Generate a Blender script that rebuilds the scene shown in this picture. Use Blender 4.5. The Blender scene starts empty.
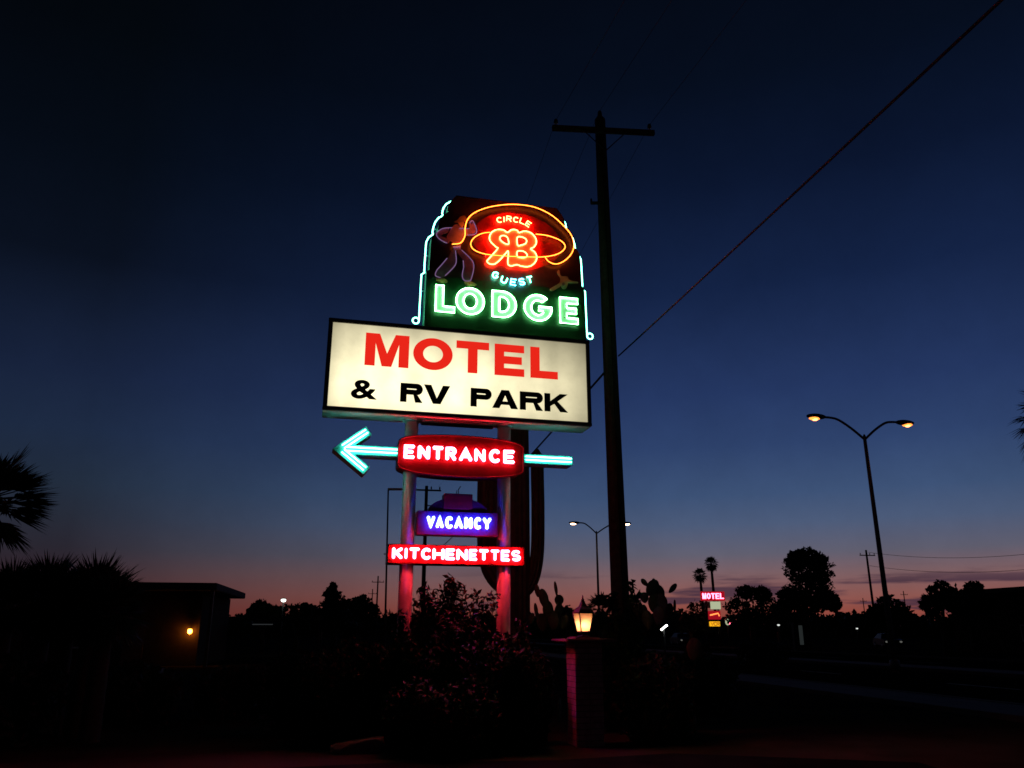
import bpy, bmesh, math, random
from mathutils import Vector, Matrix, Euler
R = math.radians
PI = math.pi
sc = bpy.context.scene
C = sc.collection

# ------------------------------------------------------------------ camera
F = 800.0
PITCH = R(17.2)
EYE = 1.6
sP, cP = math.sin(PITCH), math.cos(PITCH)
cd = bpy.data.cameras.new('camera')
cam = bpy.data.objects.new('camera', cd)
C.objects.link(cam)
cd.sensor_width = 36.0
cd.lens = F / 1024 * 36
cd.clip_end = 6000
cam.location = (0, 0, EYE)
cam.rotation_euler = (R(90) + PITCH, 0, 0)
sc.camera = cam

def ray(px, py):
    a = (px - 512) / F
    b = (384 - py) / F
    return (a, cP - b * sP, sP + b * cP)

def at(px, py, Y):
    r = ray(px, py)
    t = Y / r[1]
    return Vector((r[0] * t, Y, EYE + r[2] * t))

def gx(px, Y):
    return at(px, 632, Y).x

# ------------------------------------------------------------------ render set-up
sc.view_settings.view_transform = 'Standard'
sc.view_settings.look = 'None'
sc.view_settings.exposure = 0
sc.view_settings.gamma = 1
try:
    sc.cycles.use_denoising = True
    sc.cycles.filter_width = 1.6
    sc.cycles.sample_clamp_indirect = 4
    sc.cycles.max_bounces = 5
    sc.cycles.diffuse_bounces = 3
    sc.cycles.glossy_bounces = 2
    sc.cycles.transmission_bounces = 4
    sc.cycles.transparent_max_bounces = 6
    sc.cycles.caustics_reflective = False
    sc.cycles.caustics_refractive = False
except Exception:
    pass

# ------------------------------------------------------------------ colours and materials
def s2l(c):
    o = []
    for v in c:
        v = v / 255.0
        o.append(v / 12.92 if v <= 0.04045 else ((v + 0.055) / 1.055) ** 2.4)
    return tuple(o)

def mat(name, col, rough=0.6, metal=0.0, var=0.25, scale=8.0, bump=0.0, bscale=None, spec=0.4, col2=None, coords='Object'):
    m = bpy.data.materials.new(name)
    m.use_nodes = True
    nt = m.node_tree
    b = nt.nodes['Principled BSDF']
    b.inputs['Roughness'].default_value = rough
    b.inputs['Metallic'].default_value = metal
    b.inputs['Specular IOR Level'].default_value = spec
    tc = nt.nodes.new('ShaderNodeTexCoord')
    nz = nt.nodes.new('ShaderNodeTexNoise')
    nz.inputs['Scale'].default_value = scale
    nz.inputs['Detail'].default_value = 5
    nt.links.new(tc.outputs[coords], nz.inputs['Vector'])
    cr = nt.nodes.new('ShaderNodeValToRGB')
    cr.color_ramp.elements[0].position = 0.3
    cr.color_ramp.elements[1].position = 0.7
    c0 = tuple(max(0, c * (1 - var)) for c in col)
    c1 = col2 if col2 else tuple(min(1, c * (1 + var)) for c in col)
    cr.color_ramp.elements[0].color = (*c0, 1)
    cr.color_ramp.elements[1].color = (*c1, 1)
    nt.links.new(nz.outputs['Fac'], cr.inputs['Fac'])
    nt.links.new(cr.outputs['Color'], b.inputs['Base Color'])
    if bump:
        n2 = nt.nodes.new('ShaderNodeTexNoise')
        n2.inputs['Scale'].default_value = bscale or scale * 4
        n2.inputs['Detail'].default_value = 4
        nt.links.new(tc.outputs[coords], n2.inputs['Vector'])
        bp = nt.nodes.new('ShaderNodeBump')
        bp.inputs['Strength'].default_value = bump
        bp.inputs['Distance'].default_value = 0.02
        nt.links.new(n2.outputs['Fac'], bp.inputs['Height'])
        nt.links.new(bp.outputs['Normal'], b.inputs['Normal'])
    return m

def glow(name, rgb, strength=1.0):
    m = bpy.data.materials.new(name)
    m.use_nodes = True
    nt = m.node_tree
    nt.nodes.clear()
    e = nt.nodes.new('ShaderNodeEmission')
    mx = max(rgb)
    e.inputs['Color'].default_value = (rgb[0] / mx, rgb[1] / mx, rgb[2] / mx, 1)
    e.inputs['Strength'].default_value = mx * strength
    o = nt.nodes.new('ShaderNodeOutputMaterial')
    nt.links.new(e.outputs[0], o.inputs['Surface'])
    return m

M = {}
M['bark'] = mat('bark', (.07, .05, .035), .9, scale=14, bump=.6)
M['palm_bark'] = mat('palm_bark', (.09, .07, .05), .9, scale=20, bump=.6)
M['leaf'] = mat('leaf', (.05, .075, .03), .6, var=.5, scale=3)
M['leaf_dark'] = mat('leaf_dark', (.04, .055, .025), .6, var=.5, scale=2)
M['shrub_leaf'] = mat('shrub_leaf', (.02, .05, .014), .6, var=.5, scale=4, spec=.12)
M['palm_leaf'] = mat('palm_leaf', (.05, .07, .03), .5, var=.4, scale=5)
M['cactus'] = mat('cactus', (.055, .075, .04), .7, var=.35, scale=6, bump=.4)
M['pad'] = mat('pad', (.07, .095, .05), .65, var=.35, scale=9, bump=.3)
M['wood_pole'] = mat('wood_pole', (.075, .05, .035), .85, var=.4, scale=9, bump=.6, bscale=60)
M['porcelain'] = mat('porcelain', (.05, .04, .035), .3)
M['dark_metal'] = mat('dark_metal', (.04, .04, .045), .5, metal=.3)
M['galv'] = mat('galv', (.2, .2, .21), .5, metal=.5)
M['cable'] = mat('cable', (.02, .02, .02), .9, spec=.05)
M['cable_light'] = mat('cable_light', (.025, .028, .03), .9, spec=.05)
M['asphalt'] = mat('asphalt', (.012, .015, .015), 1.0, spec=0.0, var=.35, scale=1.5, bump=.5, bscale=90)
M['dirt'] = mat('dirt', (.05, .04, .032), 1.0, var=.4, scale=.6, bump=.6, bscale=25, spec=0.0)
M['concrete'] = mat('concrete', (.1, .085, .075), .9, var=.2, scale=2, bump=.3, bscale=40)
M['road_paint'] = mat('road_paint', (.7, .68, .6), .7, var=.2, scale=3)
M['stone'] = mat('stone', (.3, .24, .21), .9, var=.35, scale=5, bump=.7, bscale=18)
M['stucco'] = mat('stucco', (.075, .055, .04), .95, spec=0.05, var=.15, scale=3, bump=.3, bscale=60)
M['roofing'] = mat('roofing', (.08, .07, .065), .9, scale=4)
M['door_paint'] = mat('door_paint', (.15, .08, .05), .5)
M['glass_dark'] = mat('glass_dark', (.01, .011, .012), .5, spec=.15)
M['white_paint'] = mat('white_paint', (.75, .74, .7), .45, var=.06, scale=5)
M['box_red'] = mat('box_red', (.55, .02, .035), .45, var=.2)
M['crest_red'] = mat('crest_red', (.3, .025, .07), .45, var=.2)
M['post_paint'] = mat('post_paint', (.72, .71, .72), .38, var=.12, scale=6, bump=.12)
M['cabinet'] = mat('cabinet', (.16, .15, .14), .45, var=.25, scale=5)
M['box_metal'] = mat('box_metal', (.62, .63, .62), .45, var=.12, scale=5)
M['panel_dark'] = mat('panel_dark', (.045, .02, .015), .35, var=.35, scale=7, bump=.06, spec=.5)
M['halo_red'] = mat('halo_red', (.2, .012, .008), .45, var=.5, scale=5)
M['panel_side'] = mat('panel_side', (.06, .2, .13), .45, var=.2)
M['halo_green'] = mat('halo_green', (.008, .042, .018), .4, var=.35, scale=7, bump=.06)
M['panel_red'] = mat('panel_red', (.2, .013, .016), .4, var=.18, scale=6)
M['panel_dark_red'] = mat('panel_dark_red', (.075, .006, .008), .4, var=.25, scale=6)
M['panel_maroon'] = mat('panel_maroon', (.1, .03, .1), .45, var=.25, scale=6)
M['panel_teal'] = mat('panel_teal', (.1, .42, .36), .4, var=.1)
M['letter_white'] = mat('letter_white', (.75, .76, .72), .5, var=.06)
M['mono_fill'] = mat('mono_fill', (.72, .36, .17), .5, var=.2, scale=9)
M['letter_black'] = mat('letter_black', (.01, .01, .01), .5, spec=.2)
M['skin_paint'] = mat('skin_paint', (.6, .32, .16), .5, var=.2)
M['shirt_paint'] = mat('shirt_paint', (.6, .32, .42), .5, var=.25)
M['jean_paint'] = mat('jean_paint', (.22, .15, .21), .5, var=.3)
M['belt_paint'] = mat('belt_paint', (.6, .5, .9), .5, var=.2)
M['boot_paint'] = mat('boot_paint', (.45, .22, .1), .5, var=.2)
M['calf_paint'] = mat('calf_paint', (.45, .36, .26), .5, var=.25)
M['glass_tube'] = mat('glass_tube', (.75, .7, .8), .15, var=.1, spec=.6)
M['edging'] = mat('edging', (.13, .1, .085), .9, var=.35, scale=5, bump=.7, bscale=18)
M['brick'] = mat('brick', (.45, .28, .25), .85, var=.3, scale=10, bump=.5, bscale=40)
M['car_dark'] = mat('car_dark', (.015, .016, .018), .45, spec=.2)
M['car_light'] = mat('car_light', (.3, .3, .32), .25, metal=.2)
M['tyre'] = mat('tyre', (.02, .02, .02), .8)
M['red_letter'] = glow('red_letter', (.82, .02, .01), 1.0)
M['n_green'] = glow('n_green', (6, 26, 8.5))
M['n_border'] = glow('n_border', (1.6, 9, 5.8))
M['n_guest'] = glow('n_guest', (2.2, 22, 13))
M['n_guest_blue'] = glow('n_guest_blue', (1.6, 15, 20))
M['n_orange'] = glow('n_orange', (130, 3.4, .95))
M['n_lasso'] = glow('n_lasso', (9, 1.5, .16))
M['n_red'] = glow('n_red', (95, 2.4, 4.2))
M['n_red_back_fill'] = glow('n_red_back_fill', (4.5, .15, .25))
M['n_lilac_dim'] = glow('n_lilac_dim', (.19, .11, .24))
M['sodium_rim'] = glow('sodium_rim', (3, .72, .11))
M['n_blue'] = glow('n_blue', (2.4, 3.6, 80))
M['n_teal'] = glow('n_teal', (2.4, 14, 11.5))
M['sodium'] = glow('sodium', (9, 2.2, .6))
M['sodium_pale'] = glow('sodium_pale', (14, 8, 4))
M['white_light'] = glow('white_light', (6, 6.2, 5.6))
M['dim_white'] = glow('dim_white', (.9, .95, .9))
M['headlight'] = glow('headlight', (9, 9, 8))
M['headlight_dim'] = glow('headlight_dim', (.1, .1, .09))
M['porch_light'] = glow('porch_light', (30, 8, .7))
M['bulb'] = glow('bulb', (52, 25, 11.5))
M['far_red'] = glow('far_red', (9, .9, 1.6))
M['far_red_dim'] = glow('far_red_dim', (.32, .004, .012))
M['far_white'] = glow('far_white', (.42, .46, .3))
M['far_orange'] = glow('far_orange', (2.2, .5, .12))
M['far_yellow'] = glow('far_yellow', (1.1, .5, .012))
M['far_letter'] = glow('far_letter', (.25, .06, .01))
M['kiosk_added_glow'] = glow('kiosk_added_glow', (.016, .019, .019))
M['eave_glow'] = glow('eave_glow', (.022, .024, .026))

# back-lit acrylic face: lamps behind it make soft brighter bands
def make_face():
    m = bpy.data.materials.new('acrylic_face')
    m.use_nodes = True
    nt = m.node_tree
    nt.nodes.clear()
    tc = nt.nodes.new('ShaderNodeTexCoord')
    sep = nt.nodes.new('ShaderNodeSeparateXYZ')
    nt.links.new(tc.outputs['Generated'], sep.inputs[0])
    # brighter towards the left and lower middle
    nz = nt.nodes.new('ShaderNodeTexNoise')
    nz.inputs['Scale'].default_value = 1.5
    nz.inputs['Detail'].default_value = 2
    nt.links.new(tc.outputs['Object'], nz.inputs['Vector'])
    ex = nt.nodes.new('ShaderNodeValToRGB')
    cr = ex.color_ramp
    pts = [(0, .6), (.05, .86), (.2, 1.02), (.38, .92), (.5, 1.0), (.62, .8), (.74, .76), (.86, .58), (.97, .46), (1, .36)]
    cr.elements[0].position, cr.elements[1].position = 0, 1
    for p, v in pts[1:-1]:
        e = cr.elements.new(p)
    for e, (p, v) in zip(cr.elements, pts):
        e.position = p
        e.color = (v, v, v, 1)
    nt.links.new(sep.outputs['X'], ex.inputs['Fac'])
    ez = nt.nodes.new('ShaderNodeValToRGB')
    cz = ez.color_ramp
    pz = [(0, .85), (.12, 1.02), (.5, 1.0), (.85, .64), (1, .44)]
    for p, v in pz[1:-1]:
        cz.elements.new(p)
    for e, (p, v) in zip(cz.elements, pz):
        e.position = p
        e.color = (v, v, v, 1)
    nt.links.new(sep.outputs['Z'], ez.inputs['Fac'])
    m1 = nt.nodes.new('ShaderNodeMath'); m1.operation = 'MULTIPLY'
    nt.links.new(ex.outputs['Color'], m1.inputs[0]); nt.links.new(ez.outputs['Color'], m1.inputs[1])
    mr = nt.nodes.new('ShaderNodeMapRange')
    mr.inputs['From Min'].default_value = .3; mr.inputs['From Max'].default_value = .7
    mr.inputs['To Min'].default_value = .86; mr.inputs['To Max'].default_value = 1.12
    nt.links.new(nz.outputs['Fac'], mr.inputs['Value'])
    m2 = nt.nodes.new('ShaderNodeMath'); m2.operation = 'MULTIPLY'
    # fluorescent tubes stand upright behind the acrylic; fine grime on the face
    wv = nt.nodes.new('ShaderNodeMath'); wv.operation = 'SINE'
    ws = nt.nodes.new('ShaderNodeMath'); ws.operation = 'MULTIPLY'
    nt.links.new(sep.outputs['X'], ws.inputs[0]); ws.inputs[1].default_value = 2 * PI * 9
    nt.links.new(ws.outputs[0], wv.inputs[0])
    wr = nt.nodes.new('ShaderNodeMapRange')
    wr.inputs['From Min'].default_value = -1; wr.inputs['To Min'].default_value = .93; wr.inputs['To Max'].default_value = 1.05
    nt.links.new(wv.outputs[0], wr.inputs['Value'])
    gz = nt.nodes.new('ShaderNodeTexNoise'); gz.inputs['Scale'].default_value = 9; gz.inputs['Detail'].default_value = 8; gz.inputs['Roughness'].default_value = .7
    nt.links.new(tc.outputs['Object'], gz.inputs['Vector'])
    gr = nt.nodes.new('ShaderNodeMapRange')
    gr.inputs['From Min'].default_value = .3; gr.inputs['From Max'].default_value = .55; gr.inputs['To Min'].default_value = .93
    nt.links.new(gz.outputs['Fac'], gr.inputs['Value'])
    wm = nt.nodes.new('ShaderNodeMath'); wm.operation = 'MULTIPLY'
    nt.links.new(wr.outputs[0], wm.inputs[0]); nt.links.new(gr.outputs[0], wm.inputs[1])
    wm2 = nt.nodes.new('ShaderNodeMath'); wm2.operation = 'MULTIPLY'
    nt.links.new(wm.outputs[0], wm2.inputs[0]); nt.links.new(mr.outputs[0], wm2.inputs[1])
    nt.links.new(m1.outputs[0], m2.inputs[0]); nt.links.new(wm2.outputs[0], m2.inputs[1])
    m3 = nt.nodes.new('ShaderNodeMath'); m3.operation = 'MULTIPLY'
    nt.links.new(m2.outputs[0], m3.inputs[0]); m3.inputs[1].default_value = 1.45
    e = nt.nodes.new('ShaderNodeEmission')
    e.inputs['Color'].default_value = (1, .9, .57, 1)
    nt.links.new(m3.outputs[0], e.inputs['Strength'])
    o = nt.nodes.new('ShaderNodeOutputMaterial')
    nt.links.new(e.outputs[0], o.inputs['Surface'])
    return m
M['face'] = make_face()

def make_pane():
    m = bpy.data.materials.new('frosted_pane')
    m.use_nodes = True
    nt = m.node_tree
    nt.nodes.clear()
    t = nt.nodes.new('ShaderNodeBsdfTranslucent')
    t.inputs['Color'].default_value = (.85, .62, .42, 1)
    p = nt.nodes.new('ShaderNodeBsdfTransparent')
    p.inputs['Color'].default_value = (.9, .7, .4, 1)
    mx = nt.nodes.new('ShaderNodeMixShader')
    mx.inputs[0].default_value = .06
    nt.links.new(t.outputs[0], mx.inputs[1]); nt.links.new(p.outputs[0], mx.inputs[2])
    o = nt.nodes.new('ShaderNodeOutputMaterial')
    nt.links.new(mx.outputs[0], o.inputs['Surface'])
    return m
M['pane'] = make_pane()

# ------------------------------------------------------------------ mesh builder
class MB:
    def __init__(s):
        s.v, s.f, s.m, s.s = [], [], [], []
    def add(s, vs, fs, mi=0, smooth=False):
        b = len(s.v)
        s.v += [tuple(v) for v in vs]
        for f in fs:
            s.f.append([i + b for i in f]); s.m.append(mi); s.s.append(smooth)
    def box(s, c, d, mi=0, rot=None, bev=0.0):
        hx, hy, hz = d[0] / 2, d[1] / 2, d[2] / 2
        if bev > 0:
            bm = bmesh.new()
            bmesh.ops.create_cube(bm, size=1.0)
            for v in bm.verts:
                v.co = Vector((v.co.x * d[0], v.co.y * d[1], v.co.z * d[2]))
            bmesh.ops.bevel(bm, geom=list(bm.edges), offset=bev, segments=2, affect='EDGES')
            bm.verts.index_update()
            vs = [v.co.copy() for v in bm.verts]
            fs = [[v.index for v in f.verts] for f in bm.faces]
            bm.free()
        else:
            vs = [Vector(p) for p in ((-hx, -hy, -hz), (hx, -hy, -hz), (hx, hy, -hz), (-hx, hy, -hz), (-hx, -hy, hz), (hx, -hy, hz), (hx, hy, hz), (-hx, hy, hz))]
            fs = [(3, 2, 1, 0), (4, 5, 6, 7), (0, 1, 5, 4), (1, 2, 6, 5), (2, 3, 7, 6), (3, 0, 4, 7)]
        if rot is not None:
            q = rot if isinstance(rot, Matrix) else Euler(rot).to_matrix()
            vs = [q @ v for v in vs]
        cc = Vector(c)
        s.add([v + cc for v in vs], fs, mi)
    def tube(s, pts, r, seg=6, mi=0, closed=False, caps=True):
        pts = [Vector(p) for p in pts]
        n = len(pts)
        rs = r if isinstance(r, (list, tuple)) else [r] * n
        T = []
        for i in range(n):
            if closed:
                d = pts[(i + 1) % n] - pts[i - 1]
            else:
                d = pts[min(i + 1, n - 1)] - pts[max(i - 1, 0)]
            if d.length < 1e-9:
                d = Vector((0, 0, 1))
            T.append(d.normalized())
        up = Vector((0, 0, 1)) if abs(T[0].z) < .9 else Vector((1, 0, 0))
        N = (up - T[0] * up.dot(T[0])).normalized()
        vs, fs = [], []
        for i in range(n):
            N = N - T[i] * N.dot(T[i])
            if N.length < 1e-6:
                N = T[i].orthogonal()
            N.normalize()
            B = T[i].cross(N)
            for k in range(seg):
                a = 2 * PI * k / seg
                vs.append(pts[i] + (N * math.cos(a) + B * math.sin(a)) * rs[i])
        m = n if closed else n - 1
        for i in range(m):
            j = (i + 1) % n
            for k in range(seg):
                l = (k + 1) % seg
                fs.append((i * seg + k, i * seg + l, j * seg + l, j * seg + k))
        if not closed and caps:
            fs.append(tuple(range(seg))[::-1])
            fs.append(tuple((n - 1) * seg + k for k in range(seg)))
        s.add(vs, fs, mi, True)
    def lathe(s, c, prof, seg=12, mi=0, smooth=True):
        vs, fs = [], []
        cx, cy, cz = c
        for (r, z) in prof:
            for k in range(seg):
                a = 2 * PI * k / seg
                vs.append((cx + r * math.cos(a), cy + r * math.sin(a), cz + z))
        for i in range(len(prof) - 1):
            for k in range(seg):
                l = (k + 1) % seg
                fs.append((i * seg + k, i * seg + l, (i + 1) * seg + l, (i + 1) * seg + k))
        fs.append(tuple(range(seg))[::-1])
        fs.append(tuple((len(prof) - 1) * seg + k for k in range(seg)))
        s.add(vs, fs, mi, smooth)
    def ellipsoid(s, c, rx, ry, rz, mi=0, nu=10, nv=7, rot=None):
        vs, fs = [], []
        q = rot if rot is not None else Matrix.Identity(3)
        c = Vector(c)
        for i in range(nv + 1):
            t = PI * i / nv
            for k in range(nu):
                a = 2 * PI * k / nu
                vs.append(c + q @ Vector((rx * math.sin(t) * math.cos(a), ry * math.sin(t) * math.sin(a), rz * math.cos(t))))
        for i in range(nv):
            for k in range(nu):
                l = (k + 1) % nu
                fs.append((i * nu + k, (i + 1) * nu + k, (i + 1) * nu + l, i * nu + l))
        s.add(vs, fs, mi, True)
    def prism(s, poly, y0, y1, mi=0, mside=None):   # polygon in (x, z), from y0 (front) to y1 (back)
        n = len(poly)
        a = sum(poly[i][0] * poly[(i + 1) % n][1] - poly[(i + 1) % n][0] * poly[i][1] for i in range(n))
        if a < 0:
            poly = poly[::-1]
        vs = [(x, y0, z) for x, z in poly] + [(x, y1, z) for x, z in poly]
        s.add(vs, [tuple(range(n))], mi)
        fs = [tuple(range(2 * n - 1, n - 1, -1))]
        for i in range(n):
            j = (i + 1) % n
            fs.append((i, i + n, j + n, j))
        s.add(vs, fs, mi if mside is None else mside)
    def build(s, name, mats, parent=None, loc=None):
        me = bpy.data.meshes.new(name)
        me.from_pydata(s.v, [], s.f)
        for m in (mats if isinstance(mats, (list, tuple)) else [mats]):
            me.materials.append(m)
        me.polygons.foreach_set('material_index', s.m)
        me.polygons.foreach_set('use_smooth', s.s)
        me.update()
        o = bpy.data.objects.new(name, me)
        C.objects.link(o)
        if parent:
            o.parent = parent
        if loc is not None:
            o.location = loc
        return o

def thing(name, label, cat, loc=(0, 0, 0), rz=0.0, group=None):
    o = bpy.data.objects.new(name, None)
    C.objects.link(o)
    o.empty_display_size = .2
    o.location = loc
    o.rotation_euler = (0, 0, rz)
    o['label'] = label
    o['category'] = cat
    if group:
        o['group'] = group
    return o

def tag(o, label, cat, group=None):
    o['label'] = label
    o['category'] = cat
    if group:
        o['group'] = group
    return o

def dup(root, loc, rz, label):
    r = root.copy(); C.objects.link(r)
    r.location = loc; r.rotation_euler = (0, 0, rz)
    r['label'] = label
    for ch in list(root.children):
        c = ch.copy(); C.objects.link(c); c.parent = r
        for g in list(ch.children):
            d = g.copy(); C.objects.link(d); d.parent = c
    return r

def smoothline(pts, k=4, closed=False):        # Catmull-Rom
    n = len(pts)
    P = [Vector(p) for p in pts]
    out = []
    rng = n if closed else n - 1
    for i in range(rng):
        p0 = P[i - 1] if (closed or i > 0) else P[i]
        p1 = P[i]
        p2 = P[(i + 1) % n]
        p3 = P[(i + 2) % n] if (closed or i + 2 < n) else p2
        for j in range(k):
            t = j / k
            out.append(.5 * ((2 * p1) + (p2 - p0) * t + (2 * p0 - 5 * p1 + 4 * p2 - p3) * t * t + (3 * p1 - p0 - 3 * p2 + p3) * t ** 3))
    if not closed:
        out.append(P[-1])
    return out

def fill(contours, e):                          # filled flat outline with holes -> verts, faces (x, y, thickness z)
    cu = bpy.data.curves.new('outline', 'CURVE')
    cu.dimensions = '2D'
    cu.fill_mode = 'BOTH'
    cu.extrude = e
    for ct in contours:
        sp = cu.splines.new('POLY')
        sp.points.add(len(ct) - 1)
        for p, (x, y) in zip(sp.points, ct):
            p.co = (x, y, 0, 1)
        sp.use_cyclic_u = True
    o = bpy.data.objects.new('outline', cu)
    C.objects.link(o)
    dg = bpy.context.evaluated_depsgraph_get()
    me = bpy.data.meshes.new_from_object(o.evaluated_get(dg))
    vs = [tuple(v.co) for v in me.vertices]
    fs = [tuple(p.vertices) for p in me.polygons]
    bpy.data.objects.remove(o)
    bpy.data.curves.remove(cu)
    bpy.data.meshes.remove(me)
    return vs, fs

def add_fill(mb, contours, yc, e, mi=0):
    vs, fs = fill(contours, e)
    mb.add([(x, yc - z, y) for x, y, z in vs], fs, mi)

# ------------------------------------------------------------------ bold outline letters, in a w x h box with stem t
def ell(cx, cy, rx, ry, a0=0, a1=360, n=28):
    return [(cx + rx * math.cos(R(a0 + (a1 - a0) * i / n)), cy + ry * math.sin(R(a0 + (a1 - a0) * i / n))) for i in range(n + (0 if abs(a1 - a0) == 360 else 1))]

def bold(ch, w, h, t):
    q = t * .82
    if ch == 'M':
        return [[(0, 0), (0, h), (.32 * w, h), (.5 * w, .4 * h), (.68 * w, h), (w, h), (w, 0), (w - t, 0), (w - t, .7 * h), (.61 * w, 0), (.39 * w, 0), (t, .7 * h), (t, 0)]]
    if ch == 'O':
        return [ell(w / 2, h / 2, w / 2, h / 2, n=36), ell(w / 2, h / 2, w / 2 - t, h / 2 - q, n=36)]
    if ch == 'T':
        return [[(0, h), (w, h), (w, h - q), (w / 2 + t / 2, h - q), (w / 2 + t / 2, 0), (w / 2 - t / 2, 0), (w / 2 - t / 2, h - q), (0, h - q)]]
    if ch == 'E':
        m = h / 2
        return [[(0, 0), (0, h), (w, h), (w, h - q), (t, h - q), (t, m + q / 2), (w * .92, m + q / 2), (w * .92, m - q / 2), (t, m - q / 2), (t, q), (w, q), (w, 0)]]
    if ch == 'L':
        return [[(0, 0), (0, h), (t, h), (t, q), (w, q), (w, 0)]]
    if ch == 'V':
        return [[(0, h), (t * 1.15, h), (w / 2, .3 * h), (w - t * 1.15, h), (w, h), (w / 2 + t * .6, 0), (w / 2 - t * .6, 0)]]
    if ch == 'A':
        return [[(0, 0), (w / 2 - t * .62, h), (w / 2 + t * .62, h), (w, 0), (w - t * 1.15, 0), (w - t * 1.45, .2 * h), (t * 1.45, .2 * h), (t * 1.15, 0)],
                [(w * .5, h * .72), (w * .5 - t * .42, .38 * h), (w * .5 + t * .42, .38 * h)]]
    if ch == 'K':
        return [[(0, 0), (0, h), (t, h), (t, .58 * h), (w - t * 1.35, h), (w, h), (.56 * w, .58 * h), (w, 0), (w - t * 1.3, 0), (.42 * w, .43 * h), (t, .3 * h), (t, 0)]]
    if ch in 'PR':
        bb = .4 * h
        ry = (h - bb) / 2
        out = [(0, 0), (0, h)] + ell(w - ry, h - ry, ry, ry, 90, -90, 14)
        if ch == 'P':
            out += [(t, bb), (t, 0)]
        else:
            out += [(w * .78, bb * .95), (w, 0), (w - t * 1.15, 0), (w * .58, bb), (t, bb), (t, 0)]
        hy0, hy1 = bb + q, h - q
        r2 = (hy1 - hy0) / 2
        hole = [(t, hy0), (t, hy1)] + ell(w - ry - .05 * w, (hy0 + hy1) / 2, r2, r2, 90, -90, 10)
        return [out, hole]
    if ch == 'D':
        return [[(0, 0), (0, h)] + ell(w * .42, h / 2, w * .58, h / 2, 90, -90, 20), [(t, q), (t, h - q)] + ell(w * .42, h / 2, w * .58 - t, h / 2 - q, 90, -90, 16)]
    if ch == 'G':
        o = ell(w / 2, h / 2, w / 2, h / 2, 48, 360, 32)
        o += [(w, .56 * h), (.52 * w, .56 * h), (.52 * w, .38 * h), (w - t * 1.2, .38 * h)]
        o += ell(w / 2, h / 2, w / 2 - t, h / 2 - q, 325, 52, 26)
        return [o]
    return [[(0, 0), (0, h), (w, h), (w, 0)]]

# single-stroke letters in a unit box
def arc(cx, cy, rx, ry, a0, a1, n=10):
    return ell(cx, cy, rx, ry, a0, a1, n)
SK = {
    'A': [[(0, 0), (.5, 1), (1, 0)], [(.2, .34), (.8, .34)]],
    'C': [arc(.55, .5, .55, .5, 48, 312, 14)],
    'E': [[(1, 1), (0, 1), (0, 0), (1, 0)], [(0, .5), (.85, .5)]],
    'N': [[(0, 0), (0, 1)], [(0, 1), (1, 0)], [(1, 0), (1, 1)]],
    'T': [[(0, 1), (1, 1)], [(.5, 1), (.5, 0)]],
    'R': [[(0, 0), (0, 1), (.6, 1)] + arc(.6, .75, .4, .25, 70, -90, 8) + [(0, .5)], [(.5, .5), (1, 0)]],
    'V': [[(0, 1), (.5, 0), (1, 1)]],
    'Y': [[(0, 1), (.5, .48), (1, 1)], [(.5, .48), (.5, 0)]],
    'K': [[(0, 0), (0, 1)], [(1, 1), (.05, .45)], [(.3, .6), (1, 0)]],
    'I': [[(.5, 0), (.5, 1)]],
    'H': [[(0, 0), (0, 1)], [(1, 0), (1, 1)], [(0, .5), (1, .5)]],
    'S': [arc(.5, .75, .5, .25, 35, 270, 10) + arc(.5, .25, .5, .25, 90, -145, 10)[1:]],
    'G': [arc(.5, .5, .5, .5, 45, 350, 16) + [(1, .45), (.6, .45)]],
    'U': [[(0, 1), (0, .4)] + arc(.5, .35, .5, .35, 180, 360, 10) + [(1, 1)]],
    'L': [[(0, 1), (0, 0), (1, 0)]],
    'O': [arc(.5, .5, .5, .5, 0, 359, 16)],
    'M': [[(0, 0), (0, 1), (.5, .3), (1, 1), (1, 0)]],
}
def capsule(pl, d):                              # closed loop at distance d round a polyline
    n = len(pl)
    nn = []
    for i in range(n):
        a = Vector(pl[max(i - 1, 0)]); b = Vector(pl[min(i + 1, n - 1)])
        if 0 < i < n - 1:
            t1 = (Vector(pl[i]) - a).normalized(); t2 = (b - Vector(pl[i])).normalized()
            tt = (t1 + t2)
            tt = tt.normalized() if tt.length > 1e-4 else t1
            k = 1 / max(.5, tt.dot(t1))
        else:
            tt = (b - a).normalized(); k = 1
        nn.append(Vector((-tt.y, tt.x)) * k)
    L = [Vector(p) + v * d for p, v in zip(pl, nn)]
    Rr = [Vector(p) - v * d for p, v in zip(pl, nn)]
    e = (Vector(pl[-1]) - Vector(pl[-2])).normalized() * d * .8
    s0 = (Vector(pl[0]) - Vector(pl[1])).normalized() * d * .8
    return L + [Vector(pl[-1]) + e] + Rr[::-1] + [Vector(pl[0]) + s0]

# ------------------------------------------------------------------ sky
w = bpy.data.worlds.new('World')
sc.world = w
w.use_nodes = True
nt = w.node_tree
bg = nt.nodes['Background']
tc = nt.nodes.new('ShaderNodeTexCoord')
sep = nt.nodes.new('ShaderNodeSeparateXYZ')
nt.links.new(tc.outputs['Generated'], sep.inputs[0])
ZS = [0, .021, .04, .064, .087, .122, .156, .213, .276, .394, .503, .6, .7]
WARM = [(138, 62, 52), (142, 72, 62), (139, 87, 82), (122, 94, 98), (96, 94, 110), (76, 91, 121), (61, 82, 118), (46, 66, 107), (36, 54, 96), (20, 35, 69), (11, 22, 47), (6, 14, 30), (4, 9, 20)]
COOL = [(64, 25, 29), (62, 29, 33), (56, 33, 38), (48, 36, 44), (41, 38, 48), (37, 42, 55), (34, 45, 62), (29, 42, 66), (23, 34, 59), (10, 17, 31), (5, 11, 21), (3, 7, 13), (2, 5, 9)]
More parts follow.
